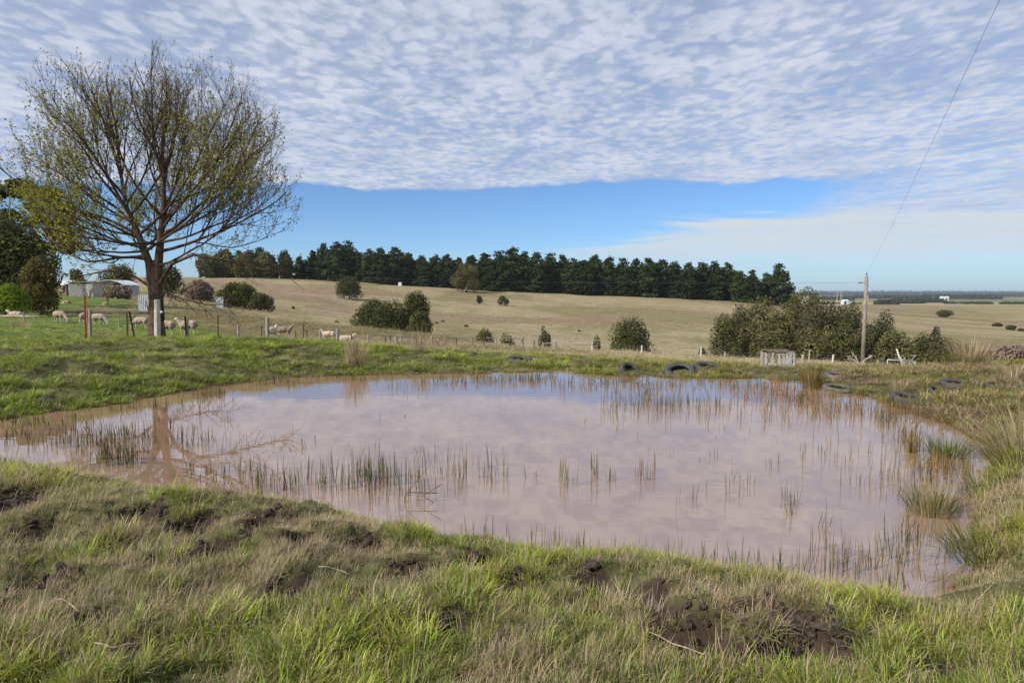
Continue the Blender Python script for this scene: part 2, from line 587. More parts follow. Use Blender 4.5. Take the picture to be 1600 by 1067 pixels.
# ------------------------------------------------------------------ ground sheet
def ground_colour(x, y, d):
    """albedo of turf, dry pasture and soil by place"""
    n = len(x)
    hyp = np.hypot(x, y)
    pxx = np.clip(800 + F * x / np.maximum(y, 0.5), -600, 2200)
    n1 = fbm(x * 0.35, y * 0.35, 31, 4)
    n2 = fbm(x * 0.045 * (1 - .7 * sstep(x, 40, 90)), (y + 0.45 * np.maximum(x - 40, 0)) * 0.045, 37, 4)
    n3 = fbm(x * 0.012, (y + 0.45 * np.maximum(x - 40, 0)) * 0.05, 41, 4)
    turf = np.stack([0.070 + 0.04 * n1, 0.074 + 0.035 * n1, 0.030 + 0.014 * n1], 1)
    lawn = np.stack([0.085 + 0.04 * n1, 0.130 + 0.04 * n1, 0.026 + 0.01 * n1], 1)
    straw = np.stack([0.325 + 0 * n2, 0.272 + 0 * n2, 0.168 + 0 * n2], 1)
    olive = np.stack([0.190 + 0 * n2, 0.168 + 0 * n2, 0.082 + 0 * n2], 1)
    bare = np.stack([0.215 + 0 * n2, 0.155 + 0 * n2, 0.100 + 0 * n2], 1)
    k = sstep(n2, 0.36, 0.60)[:, None]
    hill = sstep(hyp, 95, 125)[:, None] * 0.42
    dry = (straw * (1 - hill) + olive * hill) * k + olive * (1 - k)
    k3 = (sstep(n3, 0.52, 0.68) * sstep(hyp, 90, 140))[:, None]
    dry = dry * (1 - 0.75 * k3) + bare * 0.75 * k3
    # edge between green home paddock and dry pasture
    lim = np.interp(pxx, [-300, 0, 150, 260, 330, 450, 560, 700, 900, 1100, 1350, 1600, 2000], [170, 150, 135, 90, 50, 34, 31, 30, 33, 36, 37, 33, 33])
    lim = lim * (0.86 + 0.28 * fbm(x * 0.12, y * 0.12, 77, 3))
    green = 1 - sstep(hyp, lim * 0.93, lim * 1.07)
    lf = (sstep(hyp, 24, 40) * (1 - sstep(pxx, 420, 560)))[:, None]
    base = turf * (1 - lf) + lawn * lf
    band = (sstep(hyp, 66, 76) * (1 - sstep(hyp, 88, 98)) * sstep(pxx, 40, 170))[:, None] * 0.8
    base = base * (1 - band) + straw * 0.8 * band
    g = green[:, None]
    c = base * g + dry * (1 - g)
    # fields of the far plain
    far = sstep(hyp, 560, 800)[:, None]
    cx, cy = np.floor(x / 620 + 0.35 * np.sin(y / 900)), np.floor(y / 820)
    hsh = _hash(cx, cy, 5)
    pal = np.array([(0.30, 0.25, 0.13), (0.15, 0.165, 0.075), (0.20, 0.19, 0.09), (0.34, 0.27, 0.17), (0.135, 0.155, 0.065), (0.25, 0.22, 0.12)])
    fld = pal[(hsh * 5.99).astype(int)]
    c = c * (1 - far) + fld * far
    # mud holes, wet margin and pond bed
    soil = np.array([0.044, 0.032, 0.024])
    m = np.clip(mud_amount(x, y) * 3.5, 0, 1)[:, None] * (hyp < 16)[:, None]
    wet = (1 - sstep(d, 0.0, 0.30))[:, None]
    bed = np.array([0.16, 0.095, 0.05])
    c = c * (1 - m) + soil * m
    c = c * (1 - wet) + bed * 0.7 * wet
    return c


def make_ground():
    az = np.concatenate([np.arange(-180, -46, 6.0), np.arange(-46, -40, 0.8), np.arange(-40, 40, 0.19), np.arange(40, 46, 0.8), np.arange(46, 180, 6.0)])
    rr = [0.5, 0.9, 1.3]
    while rr[-1] < 25000:
        r = rr[-1]
        rr.append(r + (0.045 if r < 5 else r * 0.0095 if r < 75 else r * 0.019 if r < 450 else r * 0.06))
    rr = np.array(rr)
    A, RR = np.meshgrid(np.radians(az), rr)
    X, Y = RR * np.sin(A), RR * np.cos(A)
    x, y = X.ravel(), Y.ravel()
    d = shore_dist(x, y)
    z = zT(x, y, True, d)
    nr, na = RR.shape
    i = np.arange(nr - 1)[:, None] * na + np.arange(na)[None, :]
    j = np.arange(nr - 1)[:, None] * na + (np.arange(na)[None, :] + 1) % na
    q = np.stack([i, j, j + na, i + na], -1).reshape(-1, 4)[:, ::-1]
    me = mesh_from('ground', np.stack([x, y, z], 1), q, True)
    c = ground_colour(x, y, d)
    at = me.color_attributes.new('gcol', 'FLOAT_COLOR', 'POINT')
    at.data.foreach_set('color', np.concatenate([c, np.ones((len(c), 1))], 1).ravel())
    m = bpy.data.materials.new('pasture')
    m.use_nodes = True
    t = NT(m.node_tree)
    a = t.n('ShaderNodeAttribute', attribute_name='gcol')
    geo = t.n('ShaderNodeNewGeometry')
    pos = geo.outputs['Position']
    nf = t.noise(pos, 7.0, 6, 0.65)
    nm = t.noise(pos, 0.9, 5, 0.62)
    mp = t.n('ShaderNodeMapping', ins={'Scale': (0.5, 1.4, 1.0)})
    t.link(pos, mp.inputs[0])
    nh = t.noise(mp.outputs[0], 0.35, 6, 0.7)
    v = t.m('ADD', t.m('MULTIPLY', nf, 0.7), t.m('ADD', t.m('MULTIPLY', nm, 0.7), t.m('MULTIPLY', nh, 0.6)))
    k = t.ss(v, 0.70, 1.30)
    k = t.m('ADD', 0.50, t.m('MULTIPLY', k, 1.0))
    kc = t.n('ShaderNodeCombineXYZ', ins={0: k, 1: k, 2: k})
    c = t.mix(1.0, a.outputs['Color'], kc.outputs[0], 'MULTIPLY')
    b = t.n('ShaderNodeBsdfPrincipled', ins={'Roughness': 0.95, 'Specular IOR Level': 0.1})
    t.link(c, b.inputs['Base Color'])
    bp = t.n('ShaderNodeBump', ins={'Strength': 0.7, 'Distance': 0.06})
    t.link(v, bp.inputs['Height'])
    t.link(bp.outputs[0], b.inputs['Normal'])
    o = t.n('ShaderNodeOutputMaterial')
    t.link(b.outputs[0], o.inputs[0])
    ob = link('ground', me, m)
    tag(ob, kind='structure')
    ob['label'] = 'rolling pasture ground with grassy pond banks and a dry hill'
    return ob


make_ground()

# ------------------------------------------------------------------ muddy water
def make_water():
    s = 0.22
    xs = np.arange(-16, 15, s)
    ys = np.arange(3, 21, s)
    X, Y = np.meshgrid(xs, ys)
    d = shore_dist(X, Y)
    idx = -np.ones(X.shape, int)
    keep = (d[:-1, :-1] < .45) & (d[1:, :-1] < .45) & (d[:-1, 1:] < .45) & (d[1:, 1:] < .45)
    V, FQ = [], []

    def vid(i, j):
        if idx[i, j] < 0:
            idx[i, j] = len(V)
            V.append((X[i, j], Y[i, j], 0.0))
        return idx[i, j]
    for i, j in zip(*np.nonzero(keep)):
        FQ.append((vid(i, j), vid(i, j + 1), vid(i + 1, j + 1), vid(i + 1, j)))
    me = mesh_from('pond_water', V, np.array(FQ), True)
    m = bpy.data.materials.new('muddy_water')
    m.use_nodes = True
    t = NT(m.node_tree)
    geo = t.n('ShaderNodeNewGeometry')
    pos = geo.outputs['Position']
    n1 = t.noise(pos, 0.35, 4, 0.5)
    col = t.mix(t.ss(n1, 0.3, 0.7), (0.248, 0.158, 0.098), (0.280, 0.185, 0.122))
    b = t.n('ShaderNodeBsdfPrincipled', ins={'Roughness': 0.018, 'IOR': 3.4, 'Specular IOR Level': 0.5})
    t.link(col, b.inputs['Base Color'])
    mp = t.n('ShaderNodeMapping', ins={'Scale': (0.8, 2.0, 1.0)})
    t.link(pos, mp.inputs[0])
    nb = t.noise(mp.outputs[0], 1.4, 3, 0.5)
    bp = t.n('ShaderNodeBump', ins={'Strength': 0.05, 'Distance': 0.02})
    t.link(nb, bp.inputs['Height'])
    t.link(bp.outputs[0], b.inputs['Normal'])
    o = t.n('ShaderNodeOutputMaterial')
    t.link(b.outputs[0], o.inputs[0])
    ob = link('pond_water', me, m)
    tag(ob, 'still muddy brown water of the farm pond', kind='structure')


make_water()


# ------------------------------------------------------------------ blades
def blade_mesh(name, blades, mat):
    """blades: list of (base xyz, azimuth, lean0, lean1, height, width, shade)"""
    V, Fq, S = [], [], []
    for (bx, by, az, l0, l1, h, wd, sh) in blades:
        b = len(V)
        ca, sa = math.cos(az), math.sin(az)
        x = z = 0.0
        n = 4
        for i in range(n):
            t = i / (n - 1)
            if i:
                a = l0 + (l1 - l0) * (t - 0.5 / (n - 1))
                x += math.sin(a) * h / (n - 1)
                z += math.cos(a) * h / (n - 1)
            ww = wd * (1 - 0.25 * t) * 0.5
            px_, py_ = bx + ca * x, by + sa * x
            if i == n - 1:
                V.append((px_, py_, z))
            else:
                V.append((px_ - sa * ww, py_ + ca * ww, z))
                V.append((px_ + sa * ww, py_ - ca * ww, z))
        Fq += [(b, b + 1, b + 3, b + 2), (b + 2, b + 3, b + 5, b + 4), (b + 4, b + 5, b + 6)]
        S += [sh] * 7
    me = mesh_from(name, V, Fq, True)
    at = me.attributes.new('lv', 'FLOAT', 'POINT')
    at.data.foreach_set('value', np.array(S, np.float32))
    me.materials.append(mat)
    return me


def blade_material(name, dry=(0.38, 0.31, 0.18), dry_share=0.20, trans=0.35):
    m = bpy.data.materials.new(name)
    m.use_nodes = True
    t = NT(m.node_tree)
    ti = t.n('ShaderNodeAttribute', attribute_name='tint', attribute_type='INSTANCER')
    lv = t.n('ShaderNodeAttribute', attribute_name='lv')
    k = t.m('ADD', 0.62, t.m('MULTIPLY', lv.outputs['Fac'], 0.85))
    kc = t.n('ShaderNodeCombineXYZ', ins={0: k, 1: k, 2: k})
    c = t.mix(1.0, ti.outputs['Color'], kc.outputs[0], 'MULTIPLY')
    fr = t.m('GREATER_THAN', t.m('FRACT', t.m('MULTIPLY', lv.outputs['Fac'], 37.3)), 1 - dry_share)
    c = t.mix(fr, c, dry)
    d = t.n('ShaderNodeBsdfDiffuse')
    tr = t.n('ShaderNodeBsdfTranslucent')
    gl = t.n('ShaderNodeBsdfGlossy', ins={'Roughness': 0.5, 'Color': (0.8, 0.85, 0.9, 1)})
    t.link(c, d.inputs[0])
    t.link(c, tr.inputs[0])
    mx = t.n('ShaderNodeMixShader', ins={0: trans})
    t.link(d.outputs[0], mx.inputs[1])
    t.link(tr.outputs[0], mx.inputs[2])
    mx2 = t.n('ShaderNodeMixShader', ins={0: 0.018})
    t.link(mx.outputs[0], mx2.inputs[1])
    t.link(gl.outputs[0], mx2.inputs[2])
    o = t.n('ShaderNodeOutputMaterial')
    t.link(mx2.outputs[0], o.inputs[0])
    return m


M_GRASS = blade_material('grass_blade')
M_REED = blade_material('reed_stem', dry=(0.26, 0.16, 0.07), dry_share=0.12, trans=0.2)


def tuft(name, n, rad, h0, h1, wd, lean, curl, mat, comb=0.0):
    bl = []
    for i in range(n):
        a = random.uniform(0, 2 * math.pi)
        r = rad * math.sqrt(random.random())
        az = a + random.gauss(0, 0.9) if comb == 0 else random.gauss(0, comb)
        l0 = abs(random.gauss(0, lean))
        bl.append((r * math.cos(a), r * math.sin(a), az, l0, l0 + abs(random.gauss(curl, curl * 0.5)), random.uniform(h0, h1) * random.uniform(.6, 1), wd * random.uniform(.7, 1.3), random.random()))
    return blade_mesh(name, bl, mat)


def hidden_collection(name, meshes):
    c = bpy.data.collections.new(name)
    for i, me in enumerate(meshes):
        c.objects.link(bpy.data.objects.new('%s_%02d' % (name, i), me))
    return c


def scatter(name, label, coll, pts, rot, scl, idx, tint):
    """one stuff object: thousands of small plants as instances on points"""
    me = bpy.data.meshes.new(name)
    n = len(pts)
    me.vertices.add(n)
    me.vertices.foreach_set('co', np.asarray(pts, np.float32).ravel())
    for nm, ty, key, arr in (('rot', 'FLOAT_VECTOR', 'vector', rot), ('scl', 'FLOAT_VECTOR', 'vector', scl), ('idx', 'INT', 'value', idx), ('tint', 'FLOAT_COLOR', 'color', np.concatenate([tint, np.ones((n, 1))], 1))):
        at = me.attributes.new(nm, ty, 'POINT')
        at.data.foreach_set(key, np.ascontiguousarray(arr, np.int32 if ty == 'INT' else np.float32).ravel())
    ob = link(name, me)
    ng = bpy.data.node_groups.new(name + '_scatter', 'GeometryNodeTree')
    ng.interface.new_socket('Geometry', in_out='INPUT', socket_type='NodeSocketGeometry')
    ng.interface.new_socket('Geometry', in_out='OUTPUT', socket_type='NodeSocketGeometry')
    gi, go = ng.nodes.new('NodeGroupInput'), ng.nodes.new('NodeGroupOutput')
    ci = ng.nodes.new('GeometryNodeCollectionInfo')
    ci.inputs['Collection'].default_value = coll
    ci.inputs['Separate Children'].default_value = True
    ci.inputs['Reset Children'].default_value = True
    ip = ng.nodes.new('GeometryNodeInstanceOnPoints')
    ip.inputs['Pick Instance'].default_value = True
    L = ng.links.new

    def named(nm, ty):
        nd = ng.nodes.new('GeometryNodeInputNamedAttribute')
        nd.data_type = ty
        nd.inputs[0].default_value = nm
        return nd.outputs[0]
    L(gi.outputs[0], ip.inputs['Points'])
    L(ci.outputs[0], ip.inputs['Instance'])
    L(named('idx', 'INT'), ip.inputs['Instance Index'])
    e2r = ng.nodes.new('FunctionNodeEulerToRotation')
    L(named('rot', 'FLOAT_VECTOR'), e2r.inputs[0])
    L(e2r.outputs[0], ip.inputs['Rotation'])
    L(named('scl', 'FLOAT_VECTOR'), ip.inputs['Scale'])
    L(ip.outputs[0], go.inputs[0])
    md = ob.modifiers.new('scatter', 'NODES')
    md.node_group = ng
    tag(ob, label, 'grass' if 'grass' in name else 'reeds', kind='stuff')
    return ob


# tuft library: 0-3 short green, 4-6 longer lush, 7-9 dry straw, 10-11 flattened thatch
TUFTS = ([tuft('t', 38, .055, .05, .13, .0038, .45, .6, M_GRASS) for _ in range(4)] +
         [tuft('t', 36, .055, .09, .20, .0045, .38, .9, M_GRASS) for _ in range(3)] +
         [tuft('t', 28, .055, .06, .18, .0026, .75, .6, M_GRASS) for _ in range(3)] +
         [tuft('t', 40, .10, .08, .24, .0028, 1.25, .3, M_GRASS, 0.8) for _ in range(2)] +
         [tuft('t', 13, .025, .05, .09, .017, 1.0, .5, M_GRASS) for _ in range(2)])
C_TUFT = hidden_collection('tuft', TUFTS)

GREEN = np.array([0.225, 0.270, 0.043])
LUSH = np.array([0.300, 0.345, 0.045])
OLIVE = np.array([0.180, 0.205, 0.060])
STRAW = np.array([0.47, 0.39, 0.225])
THATCH = np.array([0.27, 0.205, 0.135])


def grass_points(dens, ymin, ymax, xlim, seed):
    rng = np.random.default_rng(seed)
    y = rng.uniform(ymin, ymax, int(dens * (ymax - ymin) * 2 * xlim(ymax)))
    x = rng.uniform(-1, 1, len(y)) * xlim(ymax)
    k = np.abs(x) < xlim(y)
    return x[k], y[k], rng


def near_grass():
    X, Y = [], []
    rng = np.random.default_rng(3)
    for (a, b, dens) in ((1.2, 3.4, 640), (3.4, 5.2, 520), (5.2, 7.4, 340), (7.4, 10.5, 210)):
        x, y, _ = grass_points(dens, a, b, lambda t: 0.86 * t + 0.9, int(a * 10))
        X.append(x)
        Y.append(y)
    x, y = np.concatenate(X), np.concatenate(Y)
    d = shore_dist(x, y)
    # only the near and side banks
    k = (d > 0.03)
    x, y, d = x[k], y[k], d[k]
    m = mud_amount(x, y)
    k = rng.random(len(x)) > m * 1.1
    x, y, d = x[k], y[k], d[k]
    r = rng.random(len(x))
    lush = fbm(x * 1.5, y * 1.9, 61, 4, .6)
    dryn = fbm(x * 1.7 + 9, y * 2.1, 67, 4, .6)
    for a_, b_, q_ in ((700, 935, .75), (1150, 1040, .6), (1010, 1030, .5), (60, 1035, .5), (560, 1005, .5), (1350, 940, .5), (1540, 900, .7), (430, 1040, .5), (930, 900, .4)):
        c_ = PZ(a_, b_, .55)
        lush = lush + .10 * np.exp(-((x - c_.x) ** 2 + (y - c_.y) ** 2) / q_ ** 2)
    lush = lush - .015
    for a_, b_, q_ in ((560, 1040, .45), (200, 905, .6), (930, 1010, .5), (330, 1000, .45), (60, 850, .6), (830, 960, .35), (1180, 985, .45), (450, 880, .6), (1330, 1030, .4), (730, 1020, .35), (60, 960, .4), (640, 880, .4)):
        c_ = PZ(a_, b_, .55)
        e_ = np.exp(-((x - c_.x) ** 2 + (y - c_.y) ** 2) / q_ ** 2)
        lush = lush - .06 * e_
        dryn = dryn + .08 * e_
    low = sstep(-y, -4.2, -3.0)                     # the taller green sward at the photographer's feet
    g = sstep(lush + 0.10 * low, 0.42, 0.60)
    dr = sstep(dryn - 0.06 * low, 0.46, 0.60)
    idx = rng.integers(0, 4, len(x))
    tint = OLIVE[None] * (1 - g[:, None]) + GREEN[None] * g[:, None]
    big = (r < 0.62 * g)
    idx[big] = 4 + rng.integers(0, 3, big.sum())
    lk = (sstep(lush, 0.52, 0.66) * big)[:, None]
    tint = tint * (1 - lk) + LUSH[None] * lk
    dry = rng.random(len(x)) < (0.15 + 0.52 * dr) * (1 - 0.5 * g)
    idx[dry] = 7 + rng.integers(0, 3, dry.sum())
    tint[dry] = STRAW
    th = rng.random(len(x)) < (0.11 + 0.40 * dr) * (1 - 0.45 * g)
    idx[th] = 10 + rng.integers(0, 2, th.sum())
    tint[th] = THATCH * 0.6 + STRAW * 0.4
    wd_ = (rng.random(len(x)) < .035) & ~dry & ~th
    idx[wd_] = 12 + rng.integers(0, 2, wd_.sum())
    tint = tint * rng.uniform(0.7, 1.3, (len(x), 1)) * rng.normal(1, 0.07, (len(x), 3))
    z = zT(x, y, True, d) - 0.008
    az = rng.uniform(0, 2 * math.pi, len(x))
    az[th] = rng.normal(0.3, 1.0, th.sum())
    rot = np.stack([rng.normal(0, .12, len(x)), rng.normal(0, .12, len(x)), az], 1)
    s = rng.uniform(0.6, 1.2, len(x)) * (0.80 + 0.25 * sstep(y, 4, 9)) * (0.72 + 0.42 * g) * (1 + .15 * low) * (0.55 + 0.95 * fbm(x * 4.2, y * 4.2, 97, 3))
    s = s * .9 * np.where(d < 0.8, 0.68, 1)
    s = s * np.where((800 + F * x / y > 1440) & (y > 4.6) & (d < 1.3), 1.9, 1)
    wx = 1.0 + 0.5 * sstep(y, 4, 9)
    scatter('bank_grass', 'tangled green and straw coloured grass on the near pond bank', C_TUFT, np.stack([x, y, z], 1), rot, np.stack([s * wx, s * wx, s], 1), idx, tint)


near_grass()


def far_grass():
    X, Y = [], []
    rng = np.random.default_rng(5)
    for (a, b, dens) in ((10.5, 17, 70), (17, 24, 48), (24, 36, 14)):
        x, y, _ = grass_points(dens, a, b, lambda t: 0.80 * t + 1, int(a * 10))
        X.append(x)
        Y.append(y)
    x, y = np.concatenate(X), np.concatenate(Y)
    d = shore_dist(x, y)
    k = d > 0.02
    x, y, d = x[k], y[k], d[k]
    r = rng.random(len(x))
    lush = fbm(x * 0.9, y * 1.2, 71, 3)
    dryn = fbm(x * 0.5 + 9, y * 0.7, 73, 4)
    pxx = 800 + F * x / y
    right = sstep(pxx, 880, 1250)
    g = sstep(lush, 0.36, 0.58)
    dr = sstep(dryn + 0.06 * right, 0.50, 0.64)
    idx = rng.integers(0, 4, len(x))
    tint = (OLIVE * 0.75)[None] * (1 - g[:, None]) + (GREEN * 0.45 + LUSH * 0.5)[None] * g[:, None]
    big = r < 0.55 * g
    idx[big] = 4 + rng.integers(0, 3, big.sum())
    dry = rng.random(len(x)) < 0.05 + 0.10 * right + (0.30 + 0.35 * right) * dr
    idx[dry] = 7 + rng.integers(0, 3, dry.sum())
    tint[dry] = STRAW * 0.9
    tint = tint * (1 - right[:, None] * np.array([.16, .27, .15])) * (1 + (1 - sstep(pxx, 500, 900))[:, None] * np.array([-.08, .08, -.2]))
    tint = tint * rng.uniform(0.72, 1.25, (len(x), 1)) * rng.normal(1, 0.06, (len(x), 3))
    z = zT(x, y, True, d) - 0.01
    rot = np.stack([rng.normal(0, .15, len(x)), rng.normal(0, .15, len(x)), rng.uniform(0, 6.28, len(x))], 1)
    s = rng.uniform(0.6, 1.1, len(x)) * (0.60 + 0.65 * g)
    s = s * np.where((pxx > 1440) & (d < 1.2), 1.3, 1)
    wx = np.interp(y, [10, 16, 24, 36], [1.7, 2.1, 2.6, 3.4])
    scatter('bank_grass', 'lush green grass covering the far bank of the pond', C_TUFT, np.stack([x, y, z], 1), rot, np.stack([s * wx, s * wx, s], 1), idx, tint)


far_grass()


def paddock_grass():
    rng = np.random.default_rng(9)
    X, Y = [], []
    for (a, b, dens) in ((34, 55, 4.5), (55, 80, 2.6), (80, 125, 1.0)):
        x, y, _ = grass_points(dens, a, b, lambda t: 0.78 * t + 2, int(a))
        X.append(x)
        Y.append(y)
    x, y = np.concatenate(X), np.concatenate(Y)
    c = ground_colour(x, y, np.full(len(x), 30.0))
    green = c[:, 1] > c[:, 0] * 1.12
    keep = rng.random(len(x)) < np.where(green, 0.5, 1.0)
    x, y, c, green = x[keep], y[keep], c[keep], green[keep]
    idx = np.where(green, rng.integers(0, 4, len(x)), 7 + rng.integers(0, 3, len(x)))
    tint = np.where(green[:, None], GREEN[None] * 0.95, c * 1.25) * rng.uniform(0.75, 1.2, (len(x), 1))
    z = zT(x, y) - 0.02
    rot = np.stack([rng.normal(0, .15, len(x)), rng.normal(0, .15, len(x)), rng.uniform(0, 6.28, len(x))], 1)
    s = np.where(green, rng.uniform(0.7, 1.2, len(x)), rng.uniform(1.0, 1.9, len(x)))
    wx = np.interp(y, [34, 60, 125], [3.5, 5.0, 8.0])
    scatter('meadow_grass', 'short paddock grass and dry straw tufts behind the wire fence', C_TUFT, np.stack([x, y, z], 1), rot, np.stack([s * wx, s * wx, s], 1), idx, tint)


paddock_grass()


# ------------------------------------------------------------------ reeds standing in the water
def stem_tuft(name, n, rad, h0, h1, wd, lean, curl):
    bl = []
    for i in range(n):
        a = random.uniform(0, 6.28)
        r = rad * math.sqrt(random.random())
        l0 = abs(random.gauss(0, lean))
        az = random.uniform(0, 6.28)
        h, ww, sh = random.uniform(h0, h1), wd * random.uniform(.8, 1.2), random.random()
        c = abs(random.gauss(0, curl))
        # two crossed strips so that a stem keeps its width from every side
        bl.append((r * math.cos(a), r * math.sin(a), az, l0, l0 + c, h, ww, sh))
        x0, y0 = r * math.cos(a), r * math.sin(a)
        bl.append((x0, y0, az + 0.0001, l0, l0 + c, h, ww * 0.35, sh))
    return blade_mesh(name, bl, M_REED)


REEDS = ([stem_tuft('r', 1, 0, .30, .46, .0075, .06, .08) for _ in range(4)] + [stem_tuft('r', 3, .06, .24, .44, .0075, .10, .12) for _ in range(4)] +
         [stem_tuft('r', 1, 0, .30, .44, .0065, .30, .5) for _ in range(2)])
C_REED = hidden_collection('reed', REEDS)
R_DARK = np.array([0.060, 0.075, 0.022])
R_OLIVE = np.array([0.120, 0.115, 0.035])
R_RUST = np.array([0.27, 0.150, 0.050])
# (px, py of the waterline, half width, half height, count, height factor, colour mix 0 dark .. 1 olive .. 2 rust)
PATCH = [(150, 688, 200, 26, 400, .9, .2), (60, 662, 90, 10, 150, .8, .4), (220, 640, 120, 9, 150, .8, .4), (180, 722, 45, 10, 110, 1.0, .2), (350, 742, 110, 12, 60, .8, .3),
         (350, 690, 120, 30, 25, .6, .5), (440, 765, 60, 18, 60, .95, .5), (560, 755, 100, 24, 190, 1.1, .3), (590, 750, 35, 26, 80, 1.1, .2), (650, 760, 60, 24, 55, 1.15, .4), (740, 745, 70, 22, 42, 1.1, .5), (800, 740, 30, 14, 20, 1.1, .4),
         (890, 755, 20, 10, 14, 1.0, .6), (935, 745, 30, 14, 20, 1.0, .7), (1005, 742, 22, 12, 20, 1.0, .7), (1080, 790, 40, 30, 8, 1.0, .6), (1160, 765, 30, 20, 10, .9, .6), (1235, 785, 20, 18, 16, .9, .5),
         (1290, 815, 20, 20, 9, .9, .6), (1250, 715, 60, 25, 18, .8, .7), (1330, 720, 50, 30, 50, .9, 1), (1380, 760, 60, 40, 60, .9, 1), (1430, 850, 60, 40, 60, .9, .6), (1340, 880, 90, 30, 70, .8, .6),
         (1030, 632, 90, 20, 210, .95, .9), (1120, 640, 30, 14, 40, .95, 1), (1240, 632, 80, 26, 260, .9, 1.6), (1330, 640, 80, 22, 260, .9, 1.4), (1390, 655, 50, 20, 170, .9, 1.0), (1210, 612, 70, 14, 260, .9, 1.7), (1300, 618, 60, 8, 120, .8, 1.4),
         (1160, 604, 60, 8, 130, .8, 1.4), (1050, 601, 90, 9, 230, .85, 1.3), (940, 600, 90, 10, 250, .85, 1.0), (830, 594, 80, 8, 200, .8, 1), (720, 596, 90, 8, 170, .7, .9), (640, 600, 60, 12, 60, .8, 1), (430, 600, 60, 7, 130, .8, .7), (560, 592, 60, 5, 90, .8, 1), (330, 616, 50, 10, 120, .9, .7),
         (1000, 880, 150, 14, 90, .75, .7), (1180, 900, 120, 14, 110, .75, .7), (860, 865, 80, 16, 60, .8, .7), (740, 840, 40, 16, 30, .9, .6), (1400, 925, 60, 16, 50, .7, .5), (1080, 690, 300, 60, 40, .5, .7), (700, 690, 250, 40, 14, .5, .7),
         (1470, 735, 60, 30, 150, .9, 1.2), (1430, 690, 50, 20, 120, .9, 1)]


def soil_crumbs():
    """torn lumps of soil in the trampled holes"""
    rng = np.random.default_rng(31)
    mat = simple('torn_soil', (0.070, 0.052, 0.040), .95, .4, 20, .8)
    ms = []
    for k in range(5):
        bm = bmesh.new()
        bmesh.ops.create_icosphere(bm, subdivisions=3, radius=.03)
        V = np.array([tuple(v.co) for v in bm.verts]) / .03
        q = 1 + 1.3 * (fbm(V[:, 0] * 1.6 + k * 5, V[:, 1] * 1.6 + V[:, 2] * 1.3, k, 4) - .5) + .5 * (fbm(V[:, 0] * 5, V[:, 1] * 5 + V[:, 2] * 4, k + 9, 2) - .5)
        for v, a in zip(bm.verts, q):
            v.co = v.co * float(a)
        me = bpy.data.meshes.new('crumb')
        bm.to_mesh(me)
        bm.free()
        me.materials.append(mat)
        ms.append(me)
    c = hidden_collection('crumb', ms)
    x, y = [], []
    for p, r, d in HOLES:
        n = int(75 * (r / .2) ** 1.5)
        a, q = rng.uniform(0, 6.28, n), r * 1.15 * np.sqrt(rng.random(n))
        x.append(p.x + np.cos(a) * q)
        y.append(p.y + np.sin(a) * q)
    x, y = np.concatenate(x), np.concatenate(y)
    k = shore_dist(x, y) > .1
    x, y = x[k], y[k]
    n = len(x)
    s = rng.uniform(.3, 1.0, n) ** 2 * 0.95
    z = zT(x, y) + .004
    ob = scatter('soil_crumbs', 'dark torn lumps of soil in the trampled holes of the near bank', c, np.stack([x, y, z], 1), rng.uniform(0, 6.28, (n, 3)), np.stack([s, s, s * .8], 1), rng.integers(0, 5, n), np.ones((n, 3)))
    ob['category'] = 'soil'


soil_crumbs()


def reeds():
    rng = np.random.default_rng(21)
    pts, hh, mixv = [], [], []
    for (a, b, ra, rb, n, hf, mx) in PATCH:
        k = 0
        while k < n:
            u, v = rng.normal(0, .5, 2)
            if abs(u) > 1.3 or abs(v) > 1.3:
                continue
            p = PZ(a + u * ra, b + v * rb, 0)
            pts.append((p.x, p.y))
            hh.append(hf)
            mixv.append(mx)
            k += 1
    pts, hh, mixv = np.array(pts), np.array(hh), np.array(mixv)
    d = shore_dist(pts[:, 0], pts[:, 1])
    k = d < 0.12
    pts, hh, mixv, d = pts[k], hh[k], mixv[k], d[k]
    clump = fbm(pts[:, 0] * 1.7, pts[:, 1] * 1.7, 83, 3)
    k = rng.random(len(pts)) < sstep(clump, 0.25, 0.60) * 0.6 + 0.35
    pts, hh, mixv, d = pts[k], hh[k], mixv[k], d[k]
    n = len(pts)
    mv = np.clip(mixv + rng.normal(0, .35, n), 0, 2)[:, None]
    tint = np.where(mv < 1, R_DARK * (1 - mv) + R_OLIVE * mv, R_OLIVE * (2 - mv) + R_RUST * (mv - 1)) * rng.uniform(.75, 1.25, (n, 1))
    idx = np.where(rng.random(n) < .42, rng.integers(0, 4, n), np.where(rng.random(n) < 0.8, 4 + rng.integers(0, 4, n), 8 + rng.integers(0, 2, n)))
    z = np.where(d > 0, zT(pts[:, 0], pts[:, 1], True, d), -0.04) - 0.01
    s = hh * rng.uniform(.5, 1.15, n)
    wx = np.interp(pts[:, 1], [4, 9, 18], [0.65, 0.9, 1.3])
    rot = np.stack([rng.normal(0, .05, n), rng.normal(0, .05, n), rng.uniform(0, 6.28, n)], 1)
    scatter('pond_reeds', 'thin rush stems standing in the shallow muddy water', C_REED, np.stack([pts[:, 0], pts[:, 1], z], 1), rot, np.stack([wx, wx, s], 1), idx, tint)


reeds()
